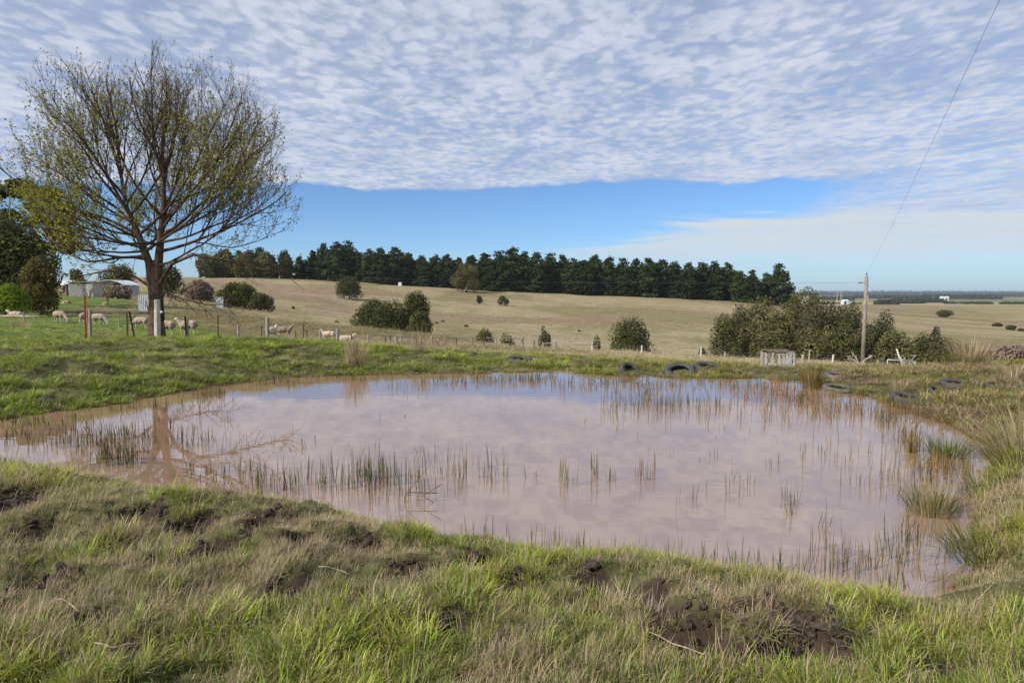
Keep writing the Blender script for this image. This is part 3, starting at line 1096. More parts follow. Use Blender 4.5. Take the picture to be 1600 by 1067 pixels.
# ------------------------------------------------------------------ plants
def leaf_cards(C, Nrm, size, rng, aspect=1.6, lv=None):
    """small leaf-clump faces at C facing roughly Nrm"""
    n = len(C)
    Nn = Nrm + rng.normal(0, .55, (n, 3))
    Nn /= np.linalg.norm(Nn, axis=1, keepdims=True) + 1e-9
    rv = rng.normal(0, 1, (n, 3))
    U = np.cross(Nn, rv)
    U /= np.linalg.norm(U, axis=1, keepdims=True) + 1e-9
    W = np.cross(Nn, U)
    s = (size * rng.uniform(.6, 1.35, n))[:, None]
    a, b = U * s * aspect * .5, W * s * .5
    k = 0.25 * s * Nn
    V = np.stack([C - a, C - b * rng.uniform(.7, 1.2, (n, 1)) + k, C + a, C + b * rng.uniform(.7, 1.2, (n, 1)) - k], 1).reshape(-1, 3)
    Fq = np.arange(4 * n).reshape(n, 4)
    if lv is None:
        lv = rng.random(n)
    return V, Fq, lv


def cards_mesh(name, parts, mat):
    V = np.concatenate([p[0] for p in parts])
    off, FF = 0, []
    for p in parts:
        FF.append(p[1] + off)
        off += len(p[0])
    me = mesh_from(name, V, np.concatenate(FF))
    at = me.attributes.new('lv', 'FLOAT', 'FACE')
    at.data.foreach_set('value', np.concatenate([p[2] for p in parts]).astype(np.float32))
    me.materials.append(mat)
    return me


def blob_leaves(blobs, n, size, rng, aspect=1.6, shell=0.62):
    B = np.array([[*c, *r] for c, r in blobs], float)
    wt = (B[:, 3] * B[:, 4] + B[:, 3] * B[:, 5])
    ib = rng.choice(len(B), n, p=wt / wt.sum())
    D = rng.normal(0, 1, (n, 3))
    D /= np.linalg.norm(D, axis=1, keepdims=True)
    rad = shell + (1.06 - shell) * rng.random(n) ** 0.6
    C = B[ib, :3] + D * B[ib, 3:] * rad[:, None]
    tone = np.clip(rng.normal(.45, .15, n) + (_hash(ib.astype(float), ib * 3.0, 4) - .5) * .5, 0, 1)
    return leaf_cards(C, D * 1.1 + np.array([0, 0, .35]), size, rng, aspect, tone)


def lumpy(rng, c, r, k, spread=.75, sub=.42):
    """a crown made of k lumps round one centre"""
    out = []
    m = (r[0] * r[1] * r[2]) ** (1 / 3)
    for i in range(k):
        t = ((i + rng.random()) / k) ** .8                   # from the skirt of the dome to its top
        a = i * 2.399 + rng.normal(0, .5)
        s = sub * rng.uniform(.5, 1.4)
        q = math.sqrt(max(0, 1 - (t * .97) ** 2.3)) * (.45 + .65 * rng.random() ** .6) * (1 - s * .7)
        sx = s * (.5 * r[0] + .5 * m)
        sz = min(s * (.5 * r[2] + .5 * m), r[2] * .6)
        z = c[2] - r[2] + sz * .8 + t * (2 * r[2] - sz * 1.8)
        out.append(((c[0] + math.cos(a) * r[0] * q, c[1] + math.sin(a) * r[1] * q, z), (sx, sx, sz)))
    return out


M_BARK = simple('grey_brown_bark', (0.17, 0.115, 0.075), .9, .3, 6, .6)
M_BARK_PALE = simple('pale_bark', (0.36, 0.29, 0.22), .85, .3, 5, .4)
M_BARK_PINE = simple('pine_bark', (0.075, 0.055, 0.042), .95, .3, 4, .4)
M_DEAD = simple('bleached_wood', (0.52, 0.47, 0.41), .85, .15, 8, .3)

F_PINE = foliage('pine_needles', (0.016, 0.027, 0.012), (0.066, 0.088, 0.030), .15, .45)
F_WATTLE = foliage('wattle_leaves', (0.055, 0.060, 0.024), (0.215, 0.200, 0.085), .25, .3)
F_GUM = foliage('gum_leaves', (0.032, 0.038, 0.020), (0.135, 0.135, 0.062), .22, .25)
F_DARK = foliage('dark_shrub_leaves', (0.032, 0.040, 0.016), (0.140, 0.148, 0.048), .25, .25)
F_LIME = foliage('lime_leaves', (0.10, 0.16, 0.015), (0.26, 0.34, 0.035), .4, .1)
F_BUD = foliage('bud_leaves', (0.15, 0.15, 0.035), (0.40, 0.39, 0.075), .45, .0)
F_TWIG = foliage('dead_twigs', (0.13, 0.095, 0.075), (0.27, 0.21, 0.17), .0, .2)
F_RUST = foliage('rust_bracken', (0.15, 0.06, 0.03), (0.34, 0.15, 0.075), .2, .1)
F_BROWNGREEN = foliage('brown_green_leaves', (0.060, 0.055, 0.018), (0.185, 0.155, 0.050), .25, .1)


def stem_mesh(name, base, blobs, r0, rng, mat, n=6):
    """trunk that forks towards the crown lumps"""
    g = G()
    cs = [np.array(c) for c, r in blobs]
    top = np.mean(cs, 0)
    fork = np.array([base[0] * .5 + top[0] * .5, base[1] * .5 + top[1] * .5, base[2] + (top[2] - base[2]) * .42])
    g.tube([(base[0], base[1], base[2] - .25), tuple((np.array(base) + fork) / 2 + rng.normal(0, r0 * .8, 3) * [1, 1, 0]), tuple(fork)], [r0 * 1.25, r0, r0 * .8], 7)
    for c in cs[:10]:
        m = (fork + c) / 2 + rng.normal(0, .12, 3) * np.linalg.norm(c - fork)
        g.tube([tuple(fork - [0, 0, r0 * .5]), tuple(m), tuple(c)], [r0 * .6, r0 * .38, r0 * .12], 5)
    return g


def bush(name, label, cat, loc, rad, k, leaves, size, fol, seed, bark=M_BARK, trunk=.10, low=.0, group=None, sub=.42, rz=0, crown='crown', cz=None, aspect=1.6, shell=.62):
    rng = np.random.default_rng(seed)
    t = thing(name, label, cat, loc, rz, group)
    c = (0, 0, cz if cz is not None else rad[2] * (1 - low))
    bl = lumpy(rng, c, rad, k, .72, sub)
    bl = [(p, r) for p, r in bl]
    me = cards_mesh(crown, [blob_leaves(bl, leaves, size, rng, aspect, shell)], fol)
    link(crown, me, None, t)
    stem_mesh('trunk', (0, 0, 0), bl, trunk, rng, bark).build('trunk', bark, t, True)
    return t


# ------------------------------------------------------------------ the big budding tree on the far bank
def budding_tree():
    rng = np.random.default_rng(12)
    rnd = random.Random(12)
    D = 23.8
    base = ground(245, D, 520)
    base.z = P(245, 523, D).z
    s = D / F
    C0 = Vector((0, 0, 3.2))
    OUT = [(430, 446), (478, 392), (487, 335), (462, 255), (440, 185), (395, 135), (325, 82), (250, 72), (195, 74), (120, 108), (38, 150), (18, 240), (25, 310), (70, 400), (130, 436)]
    pol = []
    for a, b in OUT:
        x, z = (a - 245) * s, (523 - b) * s - C0.z
        pol.append((math.atan2(z, x), math.hypot(x, z)))
    rightp = sorted([(t, r) for t, r in pol if -math.pi / 2 <= t <= math.pi / 2])
    leftp = sorted([(math.pi - t if t > 0 else -math.pi - t, r) for t, r in pol if abs(t) > math.pi / 2])

    TR = [float(np.interp(-1.6 + 3.2 * i / 127, [t for t, r in rightp], [r for t, r in rightp])) for i in range(128)]
    TL = [float(np.interp(-1.6 + 3.2 * i / 127, [t for t, r in leftp], [r for t, r in leftp])) for i in range(128)]

    def envelope(d):
        h = math.hypot(d.x, d.y)
        e = math.atan2(d.z, h)
        i = int((e + 1.6) / 3.2 * 127)
        c = 0.5 + 0.5 * (d.x / h if h > 1e-6 else 0)
        a = math.atan2(d.y, d.x)
        w_ = (1.0 if e < .6 else 1.0 - .11 * min(1, (e - .6) / .6)) + (.05 if d.x > 0 else -.04) + .06 * math.sin(3 * a + 2.1 * e) + .05 * math.sin(7 * a - 5 * e + 1)
        return (TR[i] * c + TL[i] * (1 - c)) * w_

    wood = {0: G(), 1: G(), 2: G(), 3: G()}
    tips = []

    def room(p, d):
        """how far one may go from p along d inside the crown outline"""
        q = p - C0
        L = 0.0
        while L < 9:
            v = q + d * (L + .25)
            if v.length > envelope(v):
                break
            L += .25
        return L

    def jit(a):
        return Vector((rnd.gauss(0, a), rnd.gauss(0, a), rnd.gauss(0, a)))

    def grow(p, d, L, r, lev):
        segs = {0: 10, 1: 7, 2: 4, 3: 3}[lev]
        up = {0: .045, 1: .095, 2: .19, 3: .26}[lev]
        wig = {0: .075, 1: .11, 2: .14, 3: .16}[lev]
        pts, ds = [p], [d]
        for i in range(segs):
            d = (d + Vector((0, 0, up)) + jit(wig)).normalized()
            p = p + d * (L / segs)
            pts.append(p)
            ds.append(d)
        rr = [r * (1 - .80 * (i / segs) ** 0.85) for i in range(segs + 1)]
        wood[lev].tube(pts, rr, {0: 7, 1: 5, 2: 3, 3: 3}[lev], False)
        if lev == 3:
            tips.append((pts[-1], ds[-1]))
            tips.append((pts[-2], ds[-2]))
            return
        gap = {0: .37, 1: .245, 2: .145}[lev]
        n = int(L / gap)
        side = rnd.random() * 6.28
        for i in range(n):
            t = (.16 if lev else .22) + (1.0 - (.16 if lev else .22)) * (i + rnd.random()) / n
            f = t * segs
            k = min(int(f), segs - 1)
            q = pts[k].lerp(pts[k + 1], f - k)
            dd = ds[k + 1]
            side += 2.4 + rnd.gauss(0, .3)
            o = dd.orthogonal().normalized()
            o = (Matrix.Rotation(side, 3, dd) @ o)
            ang = rnd.uniform(.40, .80) if lev < 2 else rnd.uniform(.45, .9)
            nd = (dd * math.cos(ang) + o * math.sin(ang) + Vector((0, 0, .12))).normalized()
            mx = room(q, nd)
            want = {0: (1.0 - .55 * t) * L * .62, 1: (1.0 - .45 * t) * L * .60, 2: rnd.uniform(.18, .42)}[lev] * rnd.uniform(.7, 1.15)
            l = min(want, max(mx * .95, .15))
            if l < .14:
                continue
            grow(q, nd, l, max(rr[k] * rnd.uniform(.42, .62), .0048 if lev >= 1 else .014), lev + 1)
        if lev == 2:
            tips.append((pts[-1], ds[-1]))

    # trunk and its two leaders
    trunk = G()
    tp = [(0, 0, -.4), (-.01, 0, .12), (-.02, .02, .7), (0, .03, 1.5), (.0, .02, 2.2), (.0, .02, 2.6)]
    trunk.tube(tp, [.37, .285, .235, .205, .15, .05], 12)
    trunk.tube([(-.05, 0, .5), (-.07, 0, 1.5), (-.18, 0, 2.5), (-.55, .05, 3.5), (-.95, .1, 4.4), (-1.1, .1, 5.6)], [.21, .17, .135, .108, .078, .05], 10)
    trunk.tube([(.06, .02, .5), (.07, .02, 1.5), (.13, .05, 2.6), (.22, .1, 3.5), (.34, .1, 4.4), (.42, .05, 5.6)], [.21, .175, .145, .12, .09, .055], 10)
    LEAD = [([(-.20, 0, 2.7), (-.55, .05, 3.5), (-.95, .1, 4.4), (-1.1, .1, 5.6)], -1), ([(.14, .05, 2.8), (.22, .1, 3.5), (.34, .1, 4.4), (.42, .05, 5.6)], 1)]
    specs = []
    for pts, sd in LEAD:
        pts = [Vector(p) for p in pts]
        for i in range(13):
            t = (i + rnd.random() * .6) / 13
            f = t * 3
            k = min(int(f), 2)
            q = pts[k].lerp(pts[k + 1], f - k)
            phi = i * 2.399 + (0 if sd > 0 else math.pi) + rnd.gauss(0, .25)
            el = R(8 + 74 * t + rnd.gauss(0, 6))
            specs.append((q, Vector((math.cos(phi) * math.cos(el), math.sin(phi) * math.cos(el), math.sin(el))), .034 + .030 * (1 - t)))
        specs.append((pts[-1], Vector((.15 * sd, .0, 1)).normalized(), .075))
        specs.append((pts[-1], Vector((.35 * sd, .3, .9)).normalized(), .06))
        specs.append((pts[-1], Vector((-.2 * sd, -.3, .9)).normalized(), .06))
    # strong side limbs read from the picture
    for q, d, r in (((-.6, .05, 3.5), (-.9, .1, .42), .095), ((-.35, 0, 3.0), (-.95, -.25, .22), .075), ((.22, .1, 3.4), (.85, 0, .55), .10), ((.30, .1, 4.0), (.8, .2, .62), .09),
                    ((.2, .05, 3.2), (.95, -.2, .18), .075), ((.1, 0, 2.4), (.85, -.3, .26), .07), ((.35, .1, 4.5), (.95, .1, .25), .07), ((-.9, .1, 4.3), (-.75, .1, .66), .09), ((-1, .1, 4.8), (-.5, -.2, .85), .08), ((-.3, 0, 2.9), (-.95, .2, .02), .065), ((-.2, -.1, 2.6), (-.85, -.5, .05), .06), ((-.25, .1, 2.7), (-.7, .7, .05), .06), ((-.5, 0, 3.4), (-.9, -.4, .12), .065)):
        specs.append((Vector(q), Vector(d).normalized(), r * .68))
    for q, d, r in specs:
        L = room(q, (d + Vector((0, 0, .22))).normalized())
        grow(q, d, max(L * .93, 1.2), r, 0)
    # low drooping boughs, nearly bare
    up_save = []
    low = G()
    for pts, r in (([(.2, -.1, 1.75), (.75, -.3, 2.45), (1.6, -.5, 2.75), (2.8, -.6, 2.55), (3.9, -.5, 2.25), (4.75, -.4, 2.15)], .075),
                   ([(.2, -.1, 1.15), (.55, -.4, 1.5), (1.3, -.7, 1.25), (2.2, -.9, 1.05), (2.95, -1.0, 1.08)], .05),
                   ([(-.2, -.05, 1.7), (-.7, -.2, 2.1), (-1.4, -.2, 2.25), (-2.3, -.3, 2.05), (-3.0, -.3, 2.1)], .05)):
        pts = [Vector(p) for p in pts]
        n = len(pts)
        low.tube(pts, [r * (1 - .8 * i / (n - 1)) for i in range(n)], 6, False)
        for i in range(int(26 * n / 5)):
            f = .22 * (n - 1) + rnd.random() * .78 * (n - 1)
            k = min(int(f), n - 2)
            q = pts[k].lerp(pts[k + 1], f - k)
            dd = (pts[k + 1] - pts[k]).normalized()
            o = Matrix.Rotation(rnd.random() * 6.28, 3, dd) @ dd.orthogonal().normalized()
            nd = (dd * rnd.uniform(.4, 1) + o * .7 + Vector((0, 0, -.1))).normalized()
            L = rnd.uniform(.35, 1.0)
            p2 = [q, q + nd * L * .5 + jit(.03), q + nd * L + Vector((0, 0, .08)) + jit(.05)]
            low.tube(p2, [.013, .009, .004], 3, False)
            for _ in range(3):
                q3 = p2[0].lerp(p2[2], rnd.uniform(.3, 1))
                n3 = (nd + jit(.6)).normalized()
                low.tube([q3, q3 + n3 * .13 + jit(.02), q3 + n3 * .27], [.006, .005, .003], 3, False)
                if rnd.random() < .45:
                    tips.append((q3 + n3 * .27, n3))
    t = thing('budding_tree', 'tall wide crowned tree with bare twigs and small yellow green buds on the far bank', 'tree', base)
    mb = simple('budding_tree_bark', (0.090, 0.058, 0.040), .9, .3, 5, .7)
    mt = simple('budding_tree_twigs', (0.085, 0.056, 0.045), .9, .25, 5)
    trunk.build('trunk', mb, t, True)
    wood[0].build('limb', mb, t, True)
    low.build('low_bough', mb, t, True)
    br = wood[1]
    for g in (wood[2], wood[3]):
        br.add(g.v, g.f)
    br.build('branches', mt, t)
    # opening leaves, thicker low on the sunny side
    C, N = [], []
    for p, d in tips:
        v = p - C0
        sunny = np.clip(.62 - .10 * v.x / 5 - .42 * max(v.z, 0) / 8, .12, 1.0)
        n = int(rnd.random() + (4.6 if v.x < -.8 and v.z < 1.8 else 2.3) * sunny * rnd.random() * 2 * (.4 if p.z > 7.5 else 1))
        for _ in range(n):
            C.append(p + jit(.04) - d * rnd.random() * .06)
            N.append(d * .3 + jit(.7))
    C, N = np.array([tuple(c) for c in C]), np.array([tuple(c) for c in N])
    sz = .044
    me = cards_mesh('crown', [leaf_cards(C, N, sz, rng, 1.7)], F_BUD)
    link('crown', me, None, t)
    print('budding tree: tips', len(tips), 'leaves', len(C), 'faces', len(br.f))


budding_tree()


# ------------------------------------------------------------------ pines of the windbreak on the hill
def pine_mesh(seed, h, cone=False):
    rng = np.random.default_rng(seed)
    bl = []
    nw = 15
    for i in range(nw):
        t = (i + .5) / nw
        z = h * (.03 + .94 * t)
        if cone:
            r = 6.0 * (1 - t) ** .85 + .3
        else:
            r = 4.3 * (1 - abs(t - .30) ** 1.7 * 1.40) * rng.uniform(.72, 1.15)
            r = max(r, .8)
        m = max(3, int(2.1 * r + 1))
        for k in range(m):
            a = 6.28 * (k + rng.random()) / m
            q = r * rng.uniform(.45, 1.0)
            s = rng.uniform(.95, 1.6) * (1.0 if t < .8 else .8)
            bl.append(((q * math.cos(a), q * math.sin(a), z + rng.normal(0, .4)), (s * 1.15, s * 1.15, s * .75)))
    bl.append(((rng.normal(0, .5), 0, h * .965), (.8, .8, .8)))
    me = cards_mesh('crown', [blob_leaves(bl, 6000, .50, rng, 1.5, .35)], F_PINE)
    g = G()
    g.tube([(0, 0, -1), (0, 0, h * .5), (0, 0, h * .96)], [.42, .28, .05], 6)
    gm = mesh_from('trunk', g.v, g.f, True)
    gm.materials.append(M_BARK_PINE)
    return me, gm


PINES = [pine_mesh(100 + i, 18) for i in range(7)]
PINE_CONE = pine_mesh(140, 18, True)
ORD = ['first', 'second', 'third', 'fourth', 'fifth', 'sixth', 'seventh', 'eighth', 'ninth', 'tenth', 'eleventh', 'twelfth', 'thirteenth', 'fourteenth', 'fifteenth', 'sixteenth', 'seventeenth',
       'eighteenth', 'nineteenth', 'twentieth']
ORD += ['twenty-' + o for o in ORD[:9]] + ['thirtieth'] + ['thirty-' + o for o in ORD[:9]] + ['fortieth'] + ['forty-' + o for o in ORD[:9]] + ['fiftieth'] + ['fifty-' + o for o in ORD[:9]]


def pine_row():
    rnd = random.Random(4)
    xs, tops = [330, 380, 450, 478, 500, 545, 560, 620, 650, 700, 735, 770, 810, 850, 900, 950, 990, 1050, 1100, 1140, 1170, 1190, 1215, 1222], [396, 388, 396, 402, 384, 379, 390, 388, 396, 394, 401, 388, 391, 395, 400, 402, 404, 405, 410, 412, 424, 424, 413, 413]
    spots = []
    x = 322.0
    while x < 1190:
        spots.append(x)
        x += rnd.uniform(15.5, 23)
    spots.append(1197)
    spots.append(1217)
    nsp = len(spots)
    for i, x in enumerate(spots):
        cone = i == nsp - 1
        Y = 322 + rnd.uniform(-5, 6)
        b = ground(x, Y, 450)
        top = P(x, np.interp(x, xs, tops) + rnd.uniform(-4, 6) * (not cone), Y)
        h = top.z - b.z
        me, tm = PINE_CONE if cone else PINES[rnd.randrange(7)]
        lab = 'dark conical pine standing at the low downhill end of the windbreak row' if cone else \
            'dark green pine in the hilltop windbreak row, %s from its uphill end' % ORD[i]
        t = thing('pine_tree', lab, 'pine tree', b, rnd.uniform(0, 6.28), 'pines of the hilltop windbreak')
        s = h / 17.6
        t.scale = (s * rnd.uniform(1.1, 1.4), s * rnd.uniform(1.1, 1.4), s)
        link('crown', me, None, t)
        link('trunk', tm, None, t)
    # second rank, filling the depth of the belt
    j = 0
    x = 332.0
    while x < 1180:
        Y = 334 + rnd.uniform(-3, 5)
        b = ground(x, Y, 450)
        h = P(x, np.interp(x, xs, tops) + rnd.uniform(3, 14), Y).z - b.z
        me, tm = PINES[rnd.randrange(7)]
        t = thing('pine_tree', 'dark pine of the rear rank showing between the windbreak pines, %s from the uphill end' % ORD[j], 'pine tree', b, rnd.uniform(0, 6.28), 'rear pines of the hilltop windbreak')
        t.scale = (h / 18 * 1.25, h / 18 * 1.25, h / 18)
        link('crown', me, None, t)
        link('trunk', tm, None, t)
        x += rnd.uniform(19, 27)
        j += 1


pine_row()


def place_bush(name, label, cat, px, Y, w_px, top_py, k, leaves, size, fol, seed, base_py=None, **kw):
    b = ground(px, Y, 480)
    if base_py is not None:
        pass
    h = P(px, top_py, Y).z - b.z
    h = max(h, w_px * Y / F * .45)
    rx = w_px * Y / F / 2
    rad = (rx / 1.0, rx * kw.pop('depth', .9), h / 2 * 1.02)
    k = int(k * 1.7)
    leaves = int(leaves * 2.5)
    size = size * .60
    return bush(name, label, cat, b, rad, k, leaves, size, fol, seed, cz=h * .5, **kw)


# olive trees behind the budding tree, at the uphill end of the belt
for i, (x, Y, wpx, top, sd, lab) in enumerate([
        (322, 300, 30, 396, 1, 'olive green tree behind the budding tree, first of the nearer belt trees'),
        (352, 306, 28, 390, 2, 'olive green tree behind the budding tree, second of the nearer belt trees'),
        (384, 298, 30, 394, 3, 'olive green tree behind the budding tree, third of the nearer belt trees'),
        (416, 304, 28, 392, 4, 'olive green tree behind the budding tree, fourth of the nearer belt trees'),
        (446, 310, 26, 390, 5, 'dark olive tree where the nearer belt meets the pine windbreak')]):
    place_bush('belt_tree', lab, 'tree', x, Y, wpx, top, 16, 2600, .70, F_WATTLE if i < 4 else F_GUM, 200 + sd, trunk=.22, group='olive trees of the nearer belt', sub=.40)
place_bush('belt_tree', 'pale leaved gum tree growing in front of the pine windbreak', 'tree', 728, 300, 50, 410, 14, 2600, .55, F_WATTLE, 206, trunk=.35, sub=.36, shell=.5)

# bushes of the hill and the gully
place_bush('hill_bush', 'round grey green bush high on the dry hill below the pines', 'bush', 546, 235, 46, 431, 14, 3000, .42, F_GUM, 210, trunk=.25)
for x, Y, wpx, top, sd, lab in [(582, 135, 66, 466, 1, 'low spreading dark green wattle at the uphill end of the gully thicket'),
                                (610, 131, 66, 468, 2, 'broad dark green wattle in the middle front of the gully thicket'),
                                (648, 133, 54, 452, 3, 'tallest dark green wattle with a pointed top in the gully thicket'),
                                (655, 122, 44, 486, 4, 'low dark wattle at the downhill foot of the gully thicket')]:
    place_bush('wattle_bush', lab, 'bush', x, Y, wpx, top, 16, 3400, .36, F_DARK, 220 + sd, trunk=.2, group='wattles of the gully thicket')
place_bush('small_tree', 'small round tree standing alone on the dry hill, the paler of two', 'tree', 749, 252, 11, 461, 6, 500, .35, F_DARK, 231, trunk=.1)
place_bush('small_tree', 'small dome shaped dark tree on a thin stem alone on the dry hill', 'tree', 786, 248, 18, 462, 7, 700, .35, F_DARK, 232, trunk=.12)
place_bush('gully_bush', 'dark rounded bush in the gully beside a smaller flat bush', 'bush', 757, 92, 40, 512, 10, 1800, .22, F_DARK, 233, trunk=.1)
place_bush('gully_bush', 'flat topped green bush in the gully behind the fence rails', 'bush', 793, 94, 28, 518, 9, 1200, .22, F_DARK, 234, trunk=.1)
place_bush('gully_tree', 'narrow upright green tree in the gully behind the fence', 'tree', 851, 88, 20, 507, 8, 1500, .20, F_GUM, 235, trunk=.1)
place_bush('gully_bush', 'small green bush to the left of the rounded gully tree', 'bush', 932, 86, 18, 525, 7, 900, .18, F_DARK, 236, trunk=.08)
place_bush('gully_tree', 'large rounded dark green tree in the gully behind the fence', 'tree', 984, 92, 82, 494, 24, 5600, .24, F_DARK, 237, trunk=.22, sub=.38)
place_bush('gully_bush', 'small dark bush behind a white fence post', 'bush', 1098, 66, 19, 541, 7, 900, .15, F_DARK, 238, trunk=.06)
place_bush('gully_bush', 'low spreading green bush left of the wooden pallet bin', 'bush', 1151, 64, 30, 541, 8, 1500, .15, F_DARK, 239, trunk=.06)

# the big thicket on the right
for i, (x, Y, wpx, top, n, fol, lab) in enumerate([
        (1132, 92, 52, 487, 2600, F_WATTLE, 'outermost grey olive gum on the uphill side of the big thicket'),
        (1158, 98, 44, 474, 2400, F_GUM, 'thin crowned grey gum rising behind the edge of the big thicket'),
        (1190, 96, 66, 458, 4200, F_WATTLE, 'pale olive gum with a domed top in the big thicket'),
        (1225, 88, 76, 470, 4600, F_WATTLE, 'broad olive wattle at the front of the big thicket behind the pallet bin'),
        (1255, 100, 80, 449, 5000, F_WATTLE, 'tallest brown green gum at the crest of the big thicket'),
        (1290, 92, 76, 466, 4600, F_GUM, 'dark gum in the middle of the big thicket left of the power pole'),
        (1325, 96, 60, 470, 3600, F_GUM, 'dark green gum just left of the power pole'),
        (1312, 84, 70, 500, 3600, F_WATTLE, 'low olive wattle at the foot of the power pole'),
        (1270, 80, 70, 508, 3600, F_WATTLE, 'low brown green wattle along the fence under the big thicket'),
        (1372, 86, 84, 498, 4200, F_GUM, 'dark shrubby gum just right of the power pole'),
        (1398, 82, 62, 514, 3000, F_WATTLE, 'low olive wattle filling the thicket behind the pipe frame'),
        (1384, 96, 34, 482, 1500, F_GUM, 'small leaning gum crown standing above the thicket right of the power pole'),
        (1200, 82, 64, 515, 3000, F_WATTLE, 'low grey green wattle at the uphill foot of the big thicket')]):
    place_bush('thicket_tree', lab, 'tree', x, Y, wpx, top, 15, n, .27, fol, 300 + i, trunk=.2, bark=M_BARK_PALE if i % 3 == 0 else M_BARK, group='trees of the gully thicket', sub=.40)
for i, (x, Y, wpx, top, n, lab) in enumerate([
        (1444, 76, 44, 519, 2400, 'dark bush at the left of the lower thicket behind the pipe frame'),
        (1464, 82, 22, 507, 1300, 'small round crown poking out above the lower thicket'),
        (1478, 72, 66, 524, 3600, 'broad olive bush in the middle of the lower thicket'),
        (1506, 70, 52, 536, 2800, 'low bush at the downhill end of the lower thicket behind the tall tussock')]):
    place_bush('thicket_bush', lab, 'bush', x, Y, wpx, top, 13, n, .22, F_WATTLE if i == 2 else F_GUM, 330 + i, trunk=.15, group='bushes of the lower thicket')
for i, (x, Y, wpx, top, lab) in enumerate([(1476, 360, 28, 484, 'dark oval bush alone on the far right paddock'), (1560, 290, 13, 507, 'upper of two small dark bushes at the edge of the right paddock'),
                                           (1581, 262, 17, 511, 'lower of two small dark bushes at the edge of the right paddock'), (1598, 255, 10, 521, 'small dark bush cut by the frame edge on the right paddock')]):
    place_bush('paddock_bush', lab, 'bush', x, Y, wpx, top, 8, 900, .5, F_DARK, 340 + i, trunk=.15)

# home garden on the left
def gum(label, px, Y, clumps, seed, leaves, r0):
    '''tall gum: bare limbs carrying separate leaf clumps; clumps are (px, py, radius px, depth m)'''
    rng = np.random.default_rng(seed)
    b = ground(px, Y, 460)
    t = thing('gum_tree', label, 'tree', b)
    bl = []
    for a, c, r, dy in clumps:
        p = P(a, c, Y) - b
        q = r * Y / F
        for _ in range(5):
            d = rng.normal(0, .55, 3) * q
            bl.append(((p.x + d[0], dy + d[1], p.z + d[2] * .5), (q * rng.uniform(.45, .7), q * .6, q * rng.uniform(.3, .45))))
    link('crown', cards_mesh('crown', [blob_leaves(bl, leaves, .24, rng, 2.0, .3)], F_GUM), None, t)
    g = G()
    top = P(px, 330, Y).z - b.z
    g.tube([(0, 0, -.4), (.15, 0, top * .35), (-.1, .1, top * .6), (.1, 0, top * .8)], [r0 * 1.2, r0, r0 * .75, r0 * .45], 8)
    for i, (a, c, r, dy) in enumerate(clumps):
        p = P(a, c, Y) - b
        s = Vector((0, .05, top * (.35 + .4 * (i % 4) / 4)))
        e = Vector((p.x, dy, p.z))
        g.tube([s, s.lerp(e, .5) + Vector((0, 0, -.4)), e], [r0 * .4, r0 * .28, r0 * .1], 6)
    g.build('trunk', M_BARK_PALE, t, True)


gum('tall dark gum tree with an open crown of separate clumps at the left edge', 12, 74, [(-30, 300, 30, 0), (5, 292, 22, 1), (28, 300, 20, -1), (52, 296, 16, .5), (-10, 330, 20, -1), (-45, 350, 28, 1), (40, 322, 12, 1)], 350, 7000, .22)
gum('dark gum tree with pale trunk and separate clumps beside the home garden', 84, 82, [(70, 305, 20, 0), (95, 318, 16, 1), (112, 345, 14, -1), (60, 342, 20, 0), (88, 368, 22, 1), (105, 385, 16, 0), (72, 395, 20, -1)], 351, 6000, .24)
place_bush('evergreen_tree', 'dense dark evergreen tree in the home garden at the left edge', 'tree', 14, 64, 140, 330, 20, 7000, .30, F_DARK, 352, trunk=.3, sub=.40)
place_bush('garden_shrub', 'drooping brown green shrub in the home garden beside the lime bush', 'bush', 62, 58, 52, 398, 12, 3000, .18, F_BROWNGREEN, 353, trunk=.12)
place_bush('garden_shrub', 'bright lime green bush at the left edge of the lawn', 'bush', 8, 54, 70, 441, 10, 3000, .15, F_LIME, 354, trunk=.06)
place_bush('garden_tree', 'dark garden tree beside the grey tank shed', 'tree', 120, 128, 30, 418, 8, 1600, .3, F_DARK, 355, trunk=.15)
place_bush('garden_tree', 'dark tree behind the low grey building', 'tree', 188, 150, 60, 412, 12, 2400, .36, F_DARK, 356, trunk=.2)
place_bush('garden_tree', 'dark green tree behind the trunk of the budding tree', 'tree', 262, 140, 58, 410, 12, 2400, .36, F_GUM, 357, trunk=.2)
place_bush('garden_tree', 'leafless brown shrub behind the iron sheet and the trunk', 'bush', 312, 118, 46, 436, 11, 2600, .22, F_TWIG, 358, trunk=.12, aspect=4.0, shell=.2)
place_bush('gully_bush', 'dense dark green bush on the slope right of the budding tree', 'bush', 370, 108, 68, 440, 14, 4000, .26, F_DARK, 359, trunk=.15)
place_bush('gully_bush', 'low grey green bush at the downhill side of the slope bush', 'bush', 408, 106, 40, 456, 9, 1800, .22, F_GUM, 360, trunk=.1)
place_bush('garden_shrub', 'leafless grey shrubs in front of the low grey building', 'bush', 185, 104, 48, 444, 10, 1700, .2, F_TWIG, 361, trunk=.08, aspect=4.0, shell=.2)


